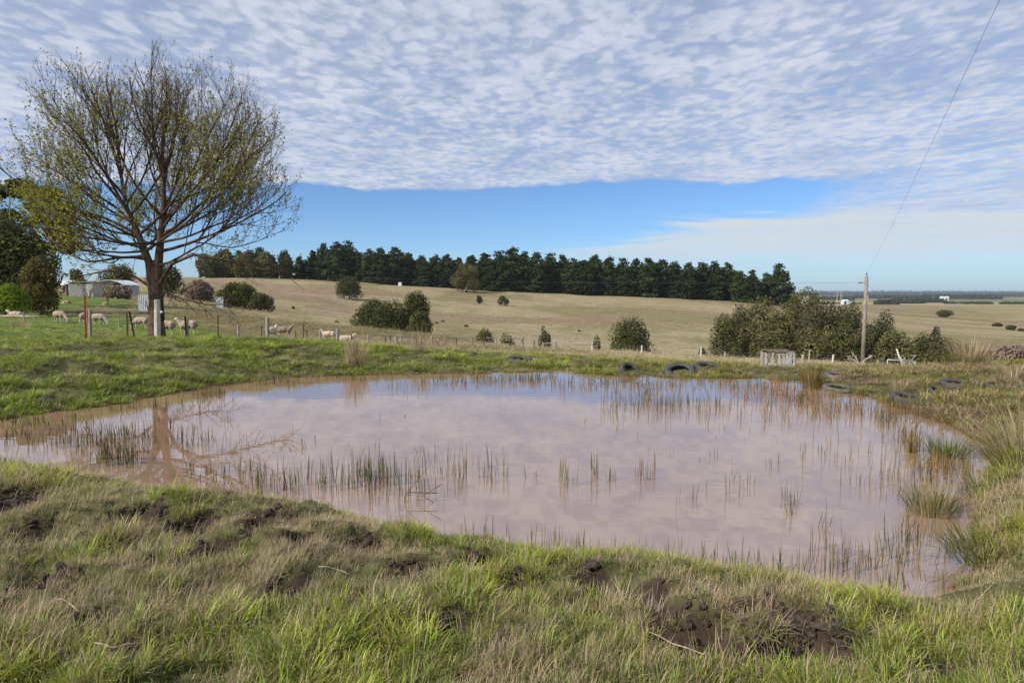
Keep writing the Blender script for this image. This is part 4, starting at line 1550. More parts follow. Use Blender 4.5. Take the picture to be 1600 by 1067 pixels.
def sapling(label, px, Y, top, base_w, seed, buds):
    rng = random.Random(seed)
    b = ground(px, Y, 480)
    h = P(px, top, Y).z - b.z
    t = thing('bare_sapling', label, 'sapling', b)
    g = G()
    tips = []
    for i in range(8):
        a, l = rng.random() * 6.28, rng.uniform(.6, 1) * h
        sp = base_w * Y / F / 2 * rng.uniform(.4, 1)
        m = Vector((math.cos(a) * sp * .4, math.sin(a) * sp * .4, l * .5))
        e = Vector((math.cos(a) * sp, math.sin(a) * sp, l))
        g.tube([(0, 0, -.1), m, e], [.05, .03, .012], 5, False)
        for _ in range(7):
            q = m.lerp(e, rng.random())
            e2 = q + Vector((rng.gauss(0, .2), rng.gauss(0, .2), rng.uniform(.1, .45)))
            g.tube([q, e2], [.014, .006], 3, False)
            tips.append(e2)
    g.build('stem', M_BARK, t)
    r2 = np.random.default_rng(seed)
    C = np.repeat(np.array([tuple(p) for p in tips]), buds, 0) + r2.normal(0, .09, (len(tips) * buds, 3))
    link('leaves', cards_mesh('leaves', [leaf_cards(C, r2.normal(0, 1, C.shape), .09, r2)], F_BUD), None, t)


sapling('small bare sapling with yellow buds on the lawn', 168, 92, 448, 34, 3, 2)
sapling('bare sapling in front of the grey tank shed', 140, 108, 444, 34, 4, 1)


def hill_scrub():
    spots = [(458, 178, 7, 'dark shrubby mound on the hill left of the gully thicket'), (525, 160, 6, 'small brown scrub clump on the hillside above the pale paddock'),
             (682, 180, 5, 'lower of two small scrub clumps right of the gully thicket'), (692, 188, 5, 'upper of two small scrub clumps right of the gully thicket'), (728, 175, 6, 'scrub clump on the hill below the small round tree'), (905, 170, 6, 'scrub clump on the bare middle slope of the hill')]
    for i, (x, Y, wp, lab) in enumerate(spots):
        b = ground(x, Y, 480)
        r = wp * Y / F / 2
        bush('scrub_clump', lab, 'bush', b, (r, r, r * .5), 5, 250, .3, F_TWIG if i % 2 else F_BROWNGREEN, 400 + i, trunk=.04, cz=r * .35, group='scrub clumps on the hill')


hill_scrub()


# ------------------------------------------------------------------ tall grass tussocks
def tussock(label, px, Y, h, rad, n, seed, green, wd=.008, lean=.28, curl=.5, name='grass_tussock', base=None, comb=None):
    rnd = random.Random(seed)
    b = base if base is not None else ground(px, Y, 560)
    bl = []
    for i in range(n):
        a = rnd.random() * 6.28
        r = rad * math.sqrt(rnd.random())
        l0 = abs(rnd.gauss(0, lean)) + .5 * r / max(rad, .01) * lean
        az = a if comb is None else rnd.gauss(comb, .8)
        bl.append((r * math.cos(a), r * math.sin(a), az, l0, l0 + abs(rnd.gauss(curl, curl * .5)), h * rnd.uniform(.45, 1), wd * rnd.uniform(.7, 1.3), rnd.random()))
    mat = MATS.get('tussock_%s' % green)
    if mat is None:
        pal = {'straw': ((0.26, 0.19, 0.10), (0.50, 0.42, 0.28)), 'green': ((0.07, 0.10, 0.02), (0.20, 0.22, 0.06)), 'mixed': ((0.09, 0.11, 0.03), (0.36, 0.29, 0.14)), 'rust': ((0.11, 0.10, 0.03), (0.30, 0.20, 0.08))}[green]
        mat = foliage('tussock_%s' % green, *pal, .35, 0)
    me = blade_mesh('blades', bl, mat)
    t = link(name, me, None, None, (b.x, b.y, b.z - .03))
    return tag(t, label, 'tussock', None)


tussock('tall feathery straw coloured tussock behind the tyres on the right', 1516, 20.5, 1.15, .45, 260, 1, 'straw', .011, .30, .25)
tussock('green skirt of the feathery tussock behind the tyres on the right', 1512, 20.2, .62, .5, 300, 2, 'mixed', .014, .45, .6)
tussock('long arching straw coloured tussock leaning in at the right edge', 1608, 7.9, 1.05, .30, 230, 3, 'straw', .007, .45, .5)
tussock('green base of the arching tussock at the right edge', 1598, 7.6, .55, .42, 420, 4, 'mixed', .007, .5, .8)
tussock('upright dry brown grass clump on the far bank at the water', 556, 19.0, .98, .28, 240, 5, 'straw', .011, .16, .2)
tussock('tall thin dry grass stalks on the far bank left of centre', 655, 22.2, 1.15, .30, 90, 6, 'straw', .010, .22, .2)
tussock('green rush tussock in the shallows near the right bank', 1455, 7.15, .42, .24, 420, 7, 'mixed', .006, .25, .5, 'rush_tussock', PZ(1457, 800, 0))
tussock('upper green rush tussock in the shallows near the right bank', 1480, 9.6, .40, .24, 300, 8, 'green', .007, .28, .5, 'rush_tussock', PZ(1480, 712, 0))
tussock('rust green rush tussock against the right bank', 1530, 8.0, .45, .28, 380, 9, 'mixed', .006, .3, .6, 'rush_tussock', PZ(1545, 775, 0))
tussock('slim upright rush tuft standing in open water', 1425, 10, .40, .09, 60, 10, 'rust', .008, .12, .2, 'rush_tussock', PZ(1424, 706, 0))
tussock('brown rush tuft at the water near the round tyre', 1270, 16.2, .75, .22, 160, 11, 'rust', .012, .16, .25, 'rush_tussock', PZ(1268, 606, 0))
tussock('straw tuft in front of the half buried black tyre', 1408, 14.6, .42, .2, 150, 12, 'straw', .010, .35, .5)
tussock('green leafy weed clump on the far bank right of centre', 928, 19.6, .42, .40, 260, 13, 'green', .02, .45, .7)
tussock('dry grass clump behind the right hand tyres', 1586, 14, .65, .25, 160, 14, 'straw', .010, .3, .5)
tussock('dry grass tuft growing out of the bank near the pale post', 165, 23.0, .55, .35, 90, 15, 'straw', .012, .35, .3)
tussock('straw grass tuft in the left paddock behind the bank', 32, 34, .6, .5, 130, 16, 'straw', .02, .4, .4)
tussock('bright green rush tussock on the right bank edge', 1520, 6.3, .36, .26, 420, 17, 'green', .006, .4, .8, 'rush_tussock', PZ(1540, 870, .1))
for i, (a, b, h) in enumerate([(1012, 995, .30), (1095, 1062, .36), (1040, 1040, .30), (1118, 1005, .22)]):
    p = PZ(a, b, .55)
    p.z = gz(p.x, p.y)
    tussock(['tall pale seed stalk standing above the foreground grass', 'slanting pale stalk at the bottom edge of the foreground grass', 'thin pale stalk beside the seed stalk in the foreground', 'short pale stalk beside the mud hole'][i], 0, 0, h * 1.3, .03, 5, 60 + i, 'straw', .005, .18, .15, 'dry_stalk', p)
# ------------------------------------------------------------------ fence behind the pond
M_POST = simple('weathered_post', (0.30, 0.27, 0.225), .9, .25, 9, .5)
M_POST_PALE = simple('pale_strainer_post', (0.50, 0.475, 0.40), .85, .15, 7, .4)
M_PICKET = simple('rusty_steel_picket', (0.105, 0.065, 0.05), .8, .35, 12, .2)
M_RUST = simple('red_rust_picket', (0.30, 0.10, 0.05), .85, .3, 12, .2)
M_WIRE = simple('dull_wire', (0.22, 0.21, 0.20), .6, .15, 4)
M_RAIL = simple('grey_rail', (0.27, 0.245, 0.215), .9, .25, 7, .4)


def fence_depth(px):
    return float(np.interp(px, [-80, 134, 245, 341, 418, 527, 650, 800, 900, 1000, 1100, 1255, 1302, 1400, 1520], [23, 23, 22.8, 29, 36, 43, 50, 54, 52, 50, 48, 45, 45, 47, 50]))


# px, top py, kind, lean (m), depth offset
POSTS = [(-40, 470, 'k', 0, 0), (134, 462, 'r', .02, 0), (141, 484, 'w', .0, 2.5), (199, 487, 'k', 0, 3), (203, 486, 'k', .20, 2), (245, 468, 's', 0, 0), (289, 494, 'r', .04, 0), (293, 497, 'w', 0, 1.5), (341, 492, 'k', 0, 0), (372, 508, 'w', 0, 2),
         (409, 509, 'k', 0, 4), (418, 496, 'W', 0, 0), (462, 516, 'k', 0, 1), (474, 507, 'k', 0, 0), (480, 517, 'k', 0, 3), (500, 515, 'w', 0, 0), (527, 514, 'W', 0, 0), (549, 523, 'k', 0, 0), (575, 522, 'w', 0, 0), (602, 526, 'k', 0, 0), (610, 526, 'k', 0, 2),
         (619, 525, 'W', 0, 0), (627, 523, 'w', 0, 0), (645, 525, 'w', 0, 0), (674, 526, 'w', 0, 0), (684, 530, 's', 0, 0), (695, 529, 'w', 0, 0), (713, 527, 'k', 0, 0), (737, 528, 'w', 0, 0), (756, 528, 'k', 0, 0), (775, 528, 'w', 0, 0), (797, 526, 'k', 0, 0),
         (816, 526, 'W', 0, 0), (835, 532, 'k', 0, 0), (849, 535, 'w', 0, 0), (868, 533, 'W', 0, 0), (926, 535, 's', 0, 0), (1003, 540, 's', 0, 0), (1019, 545, 'w', 0, 4), (1096, 543, 's', 0, 0), (1133, 550, 'w', 0, 0), (1255, 554, 'W', 0, 0), (1265, 546, 'w', 0, 4), (1302, 554, 's', 0, 0),
         (1372, 563, 'w', 0, 0), (1452, 566, 'w', 0, 0)]


def wire_fence():
    root = thing('wire_fence', 'post and wire fence of mixed timber posts and steel pickets behind the pond', 'fence', ground(245, 22.8))
    inv = Vector(root.location)
    tops = []
    for px_, top, kind, lean, dd in POSTS:
        Y = fence_depth(px_) + dd
        b = ground(px_, Y, 520) - inv
        t = P(px_, top, Y) - inv
        b.x -= 0
        t.z = max(t.z, b.z + .55)
        g = G()
        if kind in 'rk':
            r = .042 if kind == 'r' else .036
            for a in (0, 2.09, 4.19):       # three flanges of a star picket
                m = Matrix.Rotation(a, 3, 'Z')
                c = (Vector((b.x + lean, b.y, b.z - .3)) + Vector((t.x - lean * .2, t.y, t.z))) / 2
                axis = Vector((t.x - lean * .2, t.y, t.z)) - Vector((b.x + lean, b.y, b.z - .3))
                q = axis.to_track_quat('Z', 'Y').to_matrix()
                g.box(c + q @ (m @ Vector((r * .55, 0, 0))), (r * 1.15, .007, axis.length), q @ m)
            g.build('picket', M_RUST if kind == 'r' and px_ < 200 else M_PICKET, root)
        else:
            r = {'w': .055, 'W': .10, 's': .065}[kind]
            if px_ == 245:
                r = .098
            w0 = random.uniform(-.02, .02)
            g.tube([(b.x, b.y, b.z - .3), ((b.x + t.x) / 2 + w0, (b.y + t.y) / 2, (b.z + t.z) / 2), (t.x + w0, t.y, t.z - .015), (t.x + w0, t.y, t.z)], [r * 1.03, r, r * .97, r * .85], 9)
            g.build('post', M_POST_PALE if kind == 's' else M_POST, root, False)
        if dd == 0:
            tops.append((b, t))
    for lv in (.95, .70, .45, .2):
        g = G()
        pts = [b.lerp(t, lv) for b, t in tops]
        fine = []
        for p, q in zip(pts[:-1], pts[1:]):
            n = max(1, int((q - p).length / 6))
            for i in range(n):
                f = i / n
                fine.append(p.lerp(q, f) - Vector((0, 0, .03 * math.sin(math.pi * f))))
        fine.append(pts[-1])
        g.tube(fine, .0035, 3, False)
        g.build('wire', M_WIRE, root)
    # rails of the old yard gates that sit in the fence line
    for a, ya, b_, yb in ((580, 524, 648, 526), (700, 527, 750, 528), (760, 528, 818, 529), (868, 534, 926, 538), (849, 537, 868, 534), (680, 531, 690, 541)):
        A = P(a, ya, fence_depth(a) - .1) - inv
        B = P(b_, yb, fence_depth(b_) - .1) - inv
        G().tube([A, (A + B) / 2 + Vector((0, 0, random.uniform(-.03, .03))), B], .032, 6).build('rail', M_RAIL, root)
    return root


wire_fence()
# reflector disc nailed beside the strainer post
p = P(252, 487.5, 22.7)
g = G().lathe([(0.0, -.01), (.035, -.01), (.04, 0), (.035, .012), (0.0, .014)], 14, Matrix.Rotation(R(90), 3, 'X'), False)
g.tube([(0, .03, 0), (0, .35, .02), (-.12, .45, .02)], .005, 4)
tag(g.build('wire_insulator', simple('white_porcelain', (.8, .8, .78), .3, .05), None, True, p), 'white electric fence insulator beside the pale strainer post', 'insulator')
for px_, top, bot, Y, lab in ((36, 487, 499, 44, 'short dark post standing alone in the left paddock'), (185, 495, 509, 42, 'short dark post in the paddock left of the leaning picket')):
    b = ground(px_, Y)
    t = P(px_, top, Y)
    g = G().tube([(0, 0, -.3), (.01, 0, (t.z - b.z) * .5), (-.02 if px_ > 100 else .02, 0, t.z - b.z)], [.05, .048, .042], 8)
    tag(g.build('paddock_post', M_POST, None, False, b), lab, 'post')

# leaning dead branch beside the trunk
b = ground(236, 24.5)
g = G().tube([(.35, 0, -.1), (.18, 0, .4), (-.05, 0, .95), (-.22, .05, 1.4)], [.04, .036, .03, .016], 6)
g.tube([(-.05, 0, .95), (-.15, 0, 1.2), (-.4, 0, 1.35)], [.02, .014, .008], 5)
tag(g.build('dead_branch', M_BARK, None, True, b), 'dark dead branch leaning left of the budding tree trunk', 'branch')


# ------------------------------------------------------------------ sheep
def sheep_mesh(pose, seed):
    bm = bmesh.new()

    def ell(c, r, rot=(0, 0, 0), sub=2):
        m = Matrix.Translation(c) @ Euler(rot).to_matrix().to_4x4() @ Matrix.Diagonal((*r, 1))
        bmesh.ops.create_icosphere(bm, subdivisions=sub, radius=1, matrix=m)

    def limb(pts, rad):
        g = G().tube(pts, rad, 8)
        vs = [bm.verts.new(v) for v in g.v]
        for f in g.f:
            bm.faces.new([vs[i] for i in f])

    lie = pose == 'lie'
    dz = -.32 if lie else 0
    ell((-.02, 0, .60 + dz), (.46, .235, .245))
    ell((-.34, 0, .60 + dz), (.21, .215, .225))
    ell((.28, 0, .58 + dz), (.22, .20, .225))
    ell((-.56, 0, .55 + dz), (.045, .05, .12))
    if pose == 'graze':
        limb([(.36, 0, .60), (.56, 0, .44), (.68, 0, .26)], [.155, .125, .09])
        ell((.74, 0, .15), (.075, .07, .155), (0, .35, 0))
        ell((.775, 0, .05), (.045, .05, .06))
        for s in (-1, 1):
            ell((.68, s * .10, .235), (.022, .065, .03), (0, 0, s * .3), 1)
    else:
        top = .0 if not lie else dz
        limb([(.34, 0, .64 + top), (.50, 0, .78 + top), (.57, 0, .88 + top)], [.165, .125, .095])
        ell((.64, 0, .90 + top), (.135, .073, .08), (0, .35, 0))
        ell((.745, 0, .855 + top), (.06, .05, .052), (0, .35, 0))
        for s in (-1, 1):
            ell((.565, s * .115, .93 + top), (.028, .07, .032), (0, 0, s * .3), 1)
    if lie:
        for s in (-1, 1):
            limb([(.30, s * .13, .2), (.48, s * .15, .07), (.34, s * .16, .035)], [.07, .045, .032])
            limb([(-.34, s * .17, .2), (-.16, s * .25, .06), (-.34, s * .27, .035)], [.09, .055, .032])
    else:
        for s in (-1, 1):
            o = .05 * s
            limb([(.27, s * .12, .52), (.275 + o, s * .115, .30), (.27 + o, s * .11, .05), (.29 + o, s * .11, -.02)], [.085, .05, .036, .042])
            limb([(-.34, s * .13, .55), (-.29 - o, s * .125, .37), (-.385 - o, s * .12, .24), (-.365 - o, s * .12, .05), (-.345 - o, s * .12, -.02)], [.125, .07, .044, .036, .042])
    me = bpy.data.meshes.new('sheep')
    bm.to_mesh(me)
    bm.free()
    tmp = bpy.data.objects.new('tmp', me)
    COL.objects.link(tmp)
    md = tmp.modifiers.new('r', 'REMESH')
    md.mode = 'VOXEL'
    md.voxel_size = .026
    sm = tmp.modifiers.new('s', 'SMOOTH')
    sm.iterations = 3
    dg = bpy.context.evaluated_depsgraph_get()
    out = bpy.data.meshes.new_from_object(tmp.evaluated_get(dg))
    bpy.data.objects.remove(tmp)
    V = np.zeros(len(out.vertices) * 3)
    out.vertices.foreach_get('co', V)
    V = V.reshape(-1, 3)
    nrm = np.zeros(len(V) * 3)
    out.vertices.foreach_get('normal', nrm)
    nrm = nrm.reshape(-1, 3)
    wool = (V[:, 2] > (.06 if lie else .30)) * (V[:, 0] < .60)
    n = fbm(V[:, 0] * 14 + V[:, 2] * 5, V[:, 1] * 14 + V[:, 2] * 9, seed, 3) - .5
    V = V + nrm * (n * .06 * wool)[:, None]
    out.vertices.foreach_set('co', V.ravel())
    c = np.where(wool[:, None] > 0, np.array([.47, .40, .32]) * (0.85 + .5 * (n[:, None] + .2)), np.array([.62, .57, .50]))
    at = out.color_attributes.new('fleece', 'FLOAT_COLOR', 'POINT')
    at.data.foreach_set('color', np.concatenate([c, np.ones((len(c), 1))], 1).ravel())
    out.polygons.foreach_set('use_smooth', np.ones(len(out.polygons), bool))
    out.name = 'sheep_' + pose
    return out


def fleece(name, k):
    m = bpy.data.materials.new(name)
    m.use_nodes = True
    t = NT(m.node_tree)
    a = t.n('ShaderNodeAttribute', attribute_name='fleece')
    tcn = t.n('ShaderNodeTexCoord')
    nz = t.noise(tcn.outputs['Object'], 26, 4, .6)
    c = t.mix(t.ss(nz, .3, .7), tuple(.82 * q for q in k), tuple(min(1.15 * q, 2) for q in k))
    c = t.mix(1.0, a.outputs['Color'], c, 'MULTIPLY')
    b = t.n('ShaderNodeBsdfPrincipled', ins={'Roughness': 1.0, 'Specular IOR Level': .05})
    t.link(c, b.inputs['Base Color'])
    bp = t.n('ShaderNodeBump', ins={'Strength': .6, 'Distance': .03})
    t.link(nz, bp.inputs['Height'])
    t.link(bp.outputs[0], b.inputs['Normal'])
    o = t.n('ShaderNodeOutputMaterial')
    t.link(b.outputs[0], o.inputs[0])
    return m


FL = {'cream': fleece('cream_fleece', (.80, .76, .70)), 'white': fleece('white_fleece', (1.12, 1.10, 1.06)), 'grey': fleece('grey_brown_fleece', (.62, .58, .55))}
SHM = {}


def sheep(label, px, Y, pose, rz, tone='cream', scale=1.0, py=None):
    key = (pose, tone)
    if key not in SHM:
        me = sheep_mesh(pose, 3 + len(SHM))
        me.materials.append(FL[tone])
        SHM[key] = me
    b = ground(px, Y, 500)
    o = link('sheep', SHM[key], None, None, b)
    o.rotation_euler = (0, 0, R(rz))
    o.scale = (scale * .92,) * 3
    tag(o, label, 'sheep', 'sheep in the paddock behind the pond')


sheep('white sheep lying down in the far left paddock', 34 - 10, 52, 'lie', 180, 'white', 1.0)
sheep('cream sheep grazing with its head down, leftmost of the standing sheep', 93, 46, 'graze', -18)
sheep('cream sheep half hidden behind the rusty picket facing away', 131, 46, 'stand', 105)
sheep('cream sheep grazing just right of the grey post by the rusty picket', 154, 45, 'graze', -12)
sheep('cream sheep grazing towards the left in front of the leaning dead branch', 220, 44, 'graze', 172)
sheep('cream sheep mostly hidden behind the trunk and pale strainer post', 259, 36, 'stand', 175)
sheep('cream sheep standing side on behind the rusty picket right of the trunk', 293, 34.5, 'stand', 176, 'cream', 1.0)
sheep('pale sheep seen from behind beside the thick timber post', 425, 41, 'stand', 80, 'white', .95)
sheep('grey brown sheep standing and looking right beyond the thick timber post', 444, 43, 'stand', 8, 'grey', .95)
sheep('white sheep showing head and back just above the far bank', 513, 45, 'stand', 178, 'white', .9)
sheep('white sheep lying low beyond the bank behind a timber post', 541, 48, 'lie', 5, 'white', 1.0)

# ------------------------------------------------------------------ tyres
M_TYRE = simple('old_tyre_rubber', (0.058, 0.057, 0.055), .75, .3, 9, .3)
M_TYRE_GREY = simple('dusty_tyre_rubber', (0.115, 0.112, 0.105), .85, .3, 7, .4)


def tyre_mesh(Rm, wdt, name):
    g = G()
    hw = wdt / 2
    ri = Rm * .58
    prof = [(ri, -hw * .55), (ri * 1.03, -hw * .80), (Rm * .80, -hw * 1.0), (Rm * .93, -hw * .92), (Rm * .985, -hw * .72), (Rm, -hw * .40), (Rm, -hw * .05), (Rm * .975, 0), (Rm, hw * .05), (Rm, hw * .40), (Rm * .985, hw * .72), (Rm * .93, hw * .92), (Rm * .80, hw), (ri * 1.03, hw * .80), (ri, hw * .55),
            (ri * 1.06, hw * .45), (Rm * .86, hw * .80), (Rm * .93, hw * .4), (Rm * .93, -hw * .4), (Rm * .86, -hw * .80), (ri * 1.06, -hw * .45)]
    n = 56
    b = len(g.v)
    m = len(prof)
    for k in range(n):
        a = 2 * math.pi * k / n
        for j, (r, z) in enumerate(prof):
            if 3 <= j <= 11 and k % 2 == 0:
                r -= .012
            g.v.append((r * math.cos(a), r * math.sin(a), z))
    for k in range(n):
        k2 = (k + 1) % n
        for j in range(m):
            j2 = (j + 1) % m
            g.f.append((b + k * m + j, b + k2 * m + j, b + k2 * m + j2, b + k * m + j2))
    return mesh_from(name, g.v, g.f, True)


TY = {}


def tyre(label, px, py, Rm, wdt, tilt, az, sink, grey=False, z=None):
    key = (Rm, wdt, grey)
    if key not in TY:
        TY[key] = tyre_mesh(Rm, wdt, 'tyre')
        TY[key].materials.append(M_TYRE_GREY if grey else M_TYRE)
    Y = 11.0
    while Y < 23:                             # walk out to the spot of the bank seen at that pixel
        g_ = ground(px, Y, py)
        if g_.z > P(px, py, Y).z:
            break
        Y += .15
    p = ground(px, Y, py)
    o = link('old_tyre', TY[key], None, None, p + Vector((0, 0, wdt / 2 * abs(math.cos(tilt)) + .55 * Rm * abs(math.sin(tilt)) - sink - .075)))
    o.rotation_euler = (Matrix.Rotation(az, 3, 'Z') @ Matrix.Rotation(tilt, 3, 'X')).to_euler()
    tag(o, label, 'tyre', 'old tyres on the pond bank')


tyre('half buried grey black tyre on the far bank left of the timber strainer post', 812, 566, .40, .26, .10, .2, .06)
tyre('dark tyre standing in rushes on the far bank right of the green weed clump', 984, 580, .32, .22, .75, .5, .16)
tyre('tilted tyre arching from the far bank, leftmost of the overlapping pair', 1062, 584, .42, .24, .42, -.3, .16)
tyre('tilted tyre on the far bank, rightmost of the overlapping pair', 1106, 580, .40, .24, .25, .4, .10)
tyre('flat grey tyre lying on the bare bank behind the pale ring tyre', 1310, 588, .38, .20, .05, 0, .07, True)
tyre('dark tyre on edge in the rushes left of the pale ring tyre', 1280, 601, .24, .18, .9, .9, .14)
tyre('pale grey ring shaped tyre lying flat at the waters edge', 1311, 611, .35, .16, .10, .4, .0, True)
tyre('black tyre half sunk in the right bank with straw inside', 1420, 632, .36, .24, .18, .6, .07)
tyre('large black tyre lying in grass in front of the feathery tussock', 1500, 603, .40, .24, .10, -.1, .09)
tyre('small black tyre piece between the two larger right hand tyres', 1466, 613, .24, .16, .5, .6, .12)
tyre('black tyre showing its tread near the right edge', 1556, 612, .20, .20, .1, 0, .05)


# ------------------------------------------------------------------ pallet bin
def pallet_bin():
    rnd = random.Random(2)
    Y = 25.0
    b = ground(1215, Y, 575)
    t = thing('pallet_bin', 'grey weathered bin of upright wooden pallets on the far bank', 'bin', b, R(-6))
    mats = [simple('pallet_grey_%s' % n, c, .9, .25, 11, .5) for n, c in (('light', (.37, .355, .33)), ('mid', (.25, .235, .215)), ('brown', (.19, .16, .135)))]
    W, Hh, D = 1.0, .86, .95
    base = P(1215, 580, Y).z - b.z
    top = P(1215, 548, Y).z - b.z
    Hh = top - base
    t.location.z = b.z + base
    for side in range(3):
        for rl in ((.16, .84) if True else ()):
            z = Hh * rl
            if side == 0:
                G().box((0, -D / 2 + .035, z), (W, .05, .09)).build('rail', mats[1], t)
            else:
                sx = -1 if side == 1 else 1
                G().box((sx * (W / 2 - .03), 0, z), (.05, D - .12, .09)).build('rail', mats[1], t)
        n = 8
        for i in range(n):
            u = (i + .5) / n - .5
            w_ = .072 * rnd.uniform(.8, 1.15)
            h = Hh * rnd.uniform(.90, .99)
            rot = Matrix.Rotation(rnd.gauss(0, .02), 3, 'Y')
            if side == 0:
                c, s = (u * W, -D / 2 - .008, h / 2 - .02), (w_, .024, h)
            else:
                sx = -1 if side == 1 else 1
                c, s = (sx * (W / 2 + .010), u * (D - .1), h / 2 - .02), (.024, w_, h)
                rot = Matrix.Rotation(rnd.gauss(0, .02), 3, 'X')
            G().box(c, s, rot, .004).build('slat', mats[0 if rnd.random() < .6 else rnd.randrange(3)], t)
    for i in range(2):
        G().box((0 + rnd.uniform(-.02, .02), -D / 2 + .06 + i * .72, Hh + .012), (W * .96, .13, .024), Matrix.Rotation(rnd.gauss(0, .03), 3, 'Z'), .004).build('slat', mats[2], t)
    for u in (-.42, -.2, 0, .2, .42):
        G().box((u * W, -D / 2 - .032, Hh * .40), (.09, .022, .08)).build('block', mats[0], t)


pallet_bin()


# ------------------------------------------------------------------ power pole and its wires
def power_pole():
    Y = 60.0
    b = ground(1348, Y, 570)
    top = P(1351, 432, Y)
    h = top.z - b.z
    t = thing('power_pole', 'tall grey brown timber power pole behind the pond', 'power pole', b)
    mp = simple('pole_timber', (0.235, 0.20, 0.17), .9, .2, 3, .4)
    G().tube([(0, 0, -.6), (.03, 0, h * .5), (.06, 0, h)], [.185, .165, .145], 12).build('pole', mp, t, True)
    mi = simple('insulator_brown', (.08, .06, .05), .4, .1)
    tp = Vector((.06, 0, h))
    G().tube([tp + Vector((0, 0, -.1)), tp + Vector((0, 0, .16))], .018, 6).build('pin', M_WIRE, t)
    G().lathe([(.02, 0), (.07, .01), (.075, .05), (.045, .07), (.06, .09), (.055, .14), (.02, .16)], 12, None, False).build('insulator', mi, t, True, tp + Vector((0, 0, .14)))
    for k in range(3):
        G().lathe([(.015, -.05), (.075, -.02), (.08, .0), (.03, .02), (.015, .05)], 12, Matrix.Rotation(R(90), 3, 'Y'), False).build('insulator', mi, t, True, Vector((-.30 - .14 * k, 0, h - .55)))
    G().tube([(-.75, 0, h - .55), (.05, 0, h - .55)], .014, 5).build('bracket', M_WIRE, t)
    G().box((.19, -.02, h - .82), (.10, .09, .12)).build('clamp', M_WIRE, t)
    G().tube([(.10, 0, h - .82), (.24, 0, h - .9), (.20, -.02, h + .05), (.07, 0, h + .2)], .010, 4).build('jumper_wire', M_WIRE, t)
    mw = simple('aerial_wire', (.07, .07, .075), .6, .1)
    # service line overhead towards the viewer's right
    S = Vector(b) + Vector((.06, 0, h + .26))
    Q = P(1562, 0, 13.5)
    E = Q + (Q - S) * .55 + Vector((0, 0, .4))
    pts = []
    for i in range(41):
        f = i / 40
        a = S.lerp(Q, f / .645) if f <= .645 else Q.lerp(E, (f - .645) / .355)
        pts.append(a - Vector((0, 0, .55 * 4 * f * (1 - f) * (1 if f < .645 else 1))) + Vector((0, 0, .55 * 4 * .645 * .355 * min(1, f / .645) if f <= .645 else .55 * 4 * .645 * .355 * (1 - (f - .645) / .355))))
    g = G().tube(pts, .004, 4)
    tag(g.build('overhead_wire', mw), 'thin overhead service wire rising from the pole top to the upper right', 'wire')
    S = Vector(b) + Vector((-.75, 0, h - .55))
    E = P(430, 424, 190)
    pts = [S.lerp(E, i / 24) - Vector((0, 0, 1.0 * 4 * (i / 24) * (1 - i / 24))) for i in range(25)]
    g = G().tube(pts, .009, 4)
    tag(g.build('overhead_wire', mw), 'thin overhead wire running left from the pole across the pines', 'wire')


power_pole()


# ------------------------------------------------------------------ pipe frame, white prop and bleached branches
def pipe_frame():
    Y = 47.0
    m = simple('galvanised_pipe', (.42, .42, .41), .5, .1, 6)
    b = ground(1408, Y, 575)
    t = thing('pipe_frame', 'pale metal pipe gate frame standing in the grass right of the power pole', 'frame', b)
    a, c = P(1387, 562, Y) - b, P(1430, 564, Y) - b
    r = .035
    G().tube([a, c], r, 8).build('rail', m, t, True)
    for q in (a, a.lerp(c, .52), c):
        z0 = gz(b.x + q.x, Y) - b.z
        G().tube([(q.x, 0, z0 - .2), (q.x, 0, q.z - .01)], r, 8).build('leg', m, t, True)
    b2 = P(1413, 580, Y - .6)
    g = G().tube([P(1401, 545, Y - .6) - b2, P(1407, 562, Y - .6) - b2, P(1415, 580, Y - .6) - b2], [.045, .06, .065], 8)
    tag(g.build('white_pole', simple('white_timber', (.50, .48, .45), .8, .12, 5), None, True, b2), 'white pole leaning diagonally through the pipe frame', 'pole')
    # low rail gate further right
    b3 = ground(1490, 50, 572)
    t3 = thing('rail_gate', 'low dark pipe gate behind the feathery tussock', 'gate', b3)
    for k, zz in enumerate((.75, .45)):
        G().tube([P(1476, 567, 50) * 1 - b3 - Vector((0, 0, .75 - zz)), P(1506, 567, 50) - b3 - Vector((0, 0, .75 - zz))], .03, 6).build('rail', M_RAIL, t3)
    for px_ in (1476, 1506):
        q = P(px_, 567, 50) - b3
        G().tube([(q.x, 0, q.z - 1.1), (q.x, 0, q.z + .02)], .03, 6).build('post', M_RAIL, t3)


pipe_frame()


def bleached(label, px, Y, h, spread, seed, n=9):
    rnd = random.Random(seed)
    b = ground(px, Y, 570)
    g = G()
    for i in range(n):
        a = rnd.uniform(-.3, 3.4)
        l = h * rnd.uniform(.55, 1)
        s = spread * rnd.uniform(.4, 1)
        m = Vector((math.cos(a) * s * .35, math.sin(a) * s * .3, l * .55))
        e = Vector((math.cos(a) * s, math.sin(a) * s * .6, l + rnd.uniform(-.2, .1)))
        g.tube([(0, 0, -.1), m, e], [.034, .022, .010], 5)
        for _ in range(6):
            q = m.lerp(e, rnd.random())
            g.tube([q, q + Vector((rnd.gauss(0, .28), rnd.gauss(0, .15), rnd.uniform(-.12, .3)))], [.014, .006], 4)
    tag(g.build('bleached_branches', M_DEAD, None, False, b), label, 'branches')


bleached('bleached dead branches at the foot of the power pole', 1344, 57, 1.1, 1.3, 5, 6)
bleached('bleached forked dead branches behind the pipe frame', 1417, 54, 1.35, .8, 6, 7)

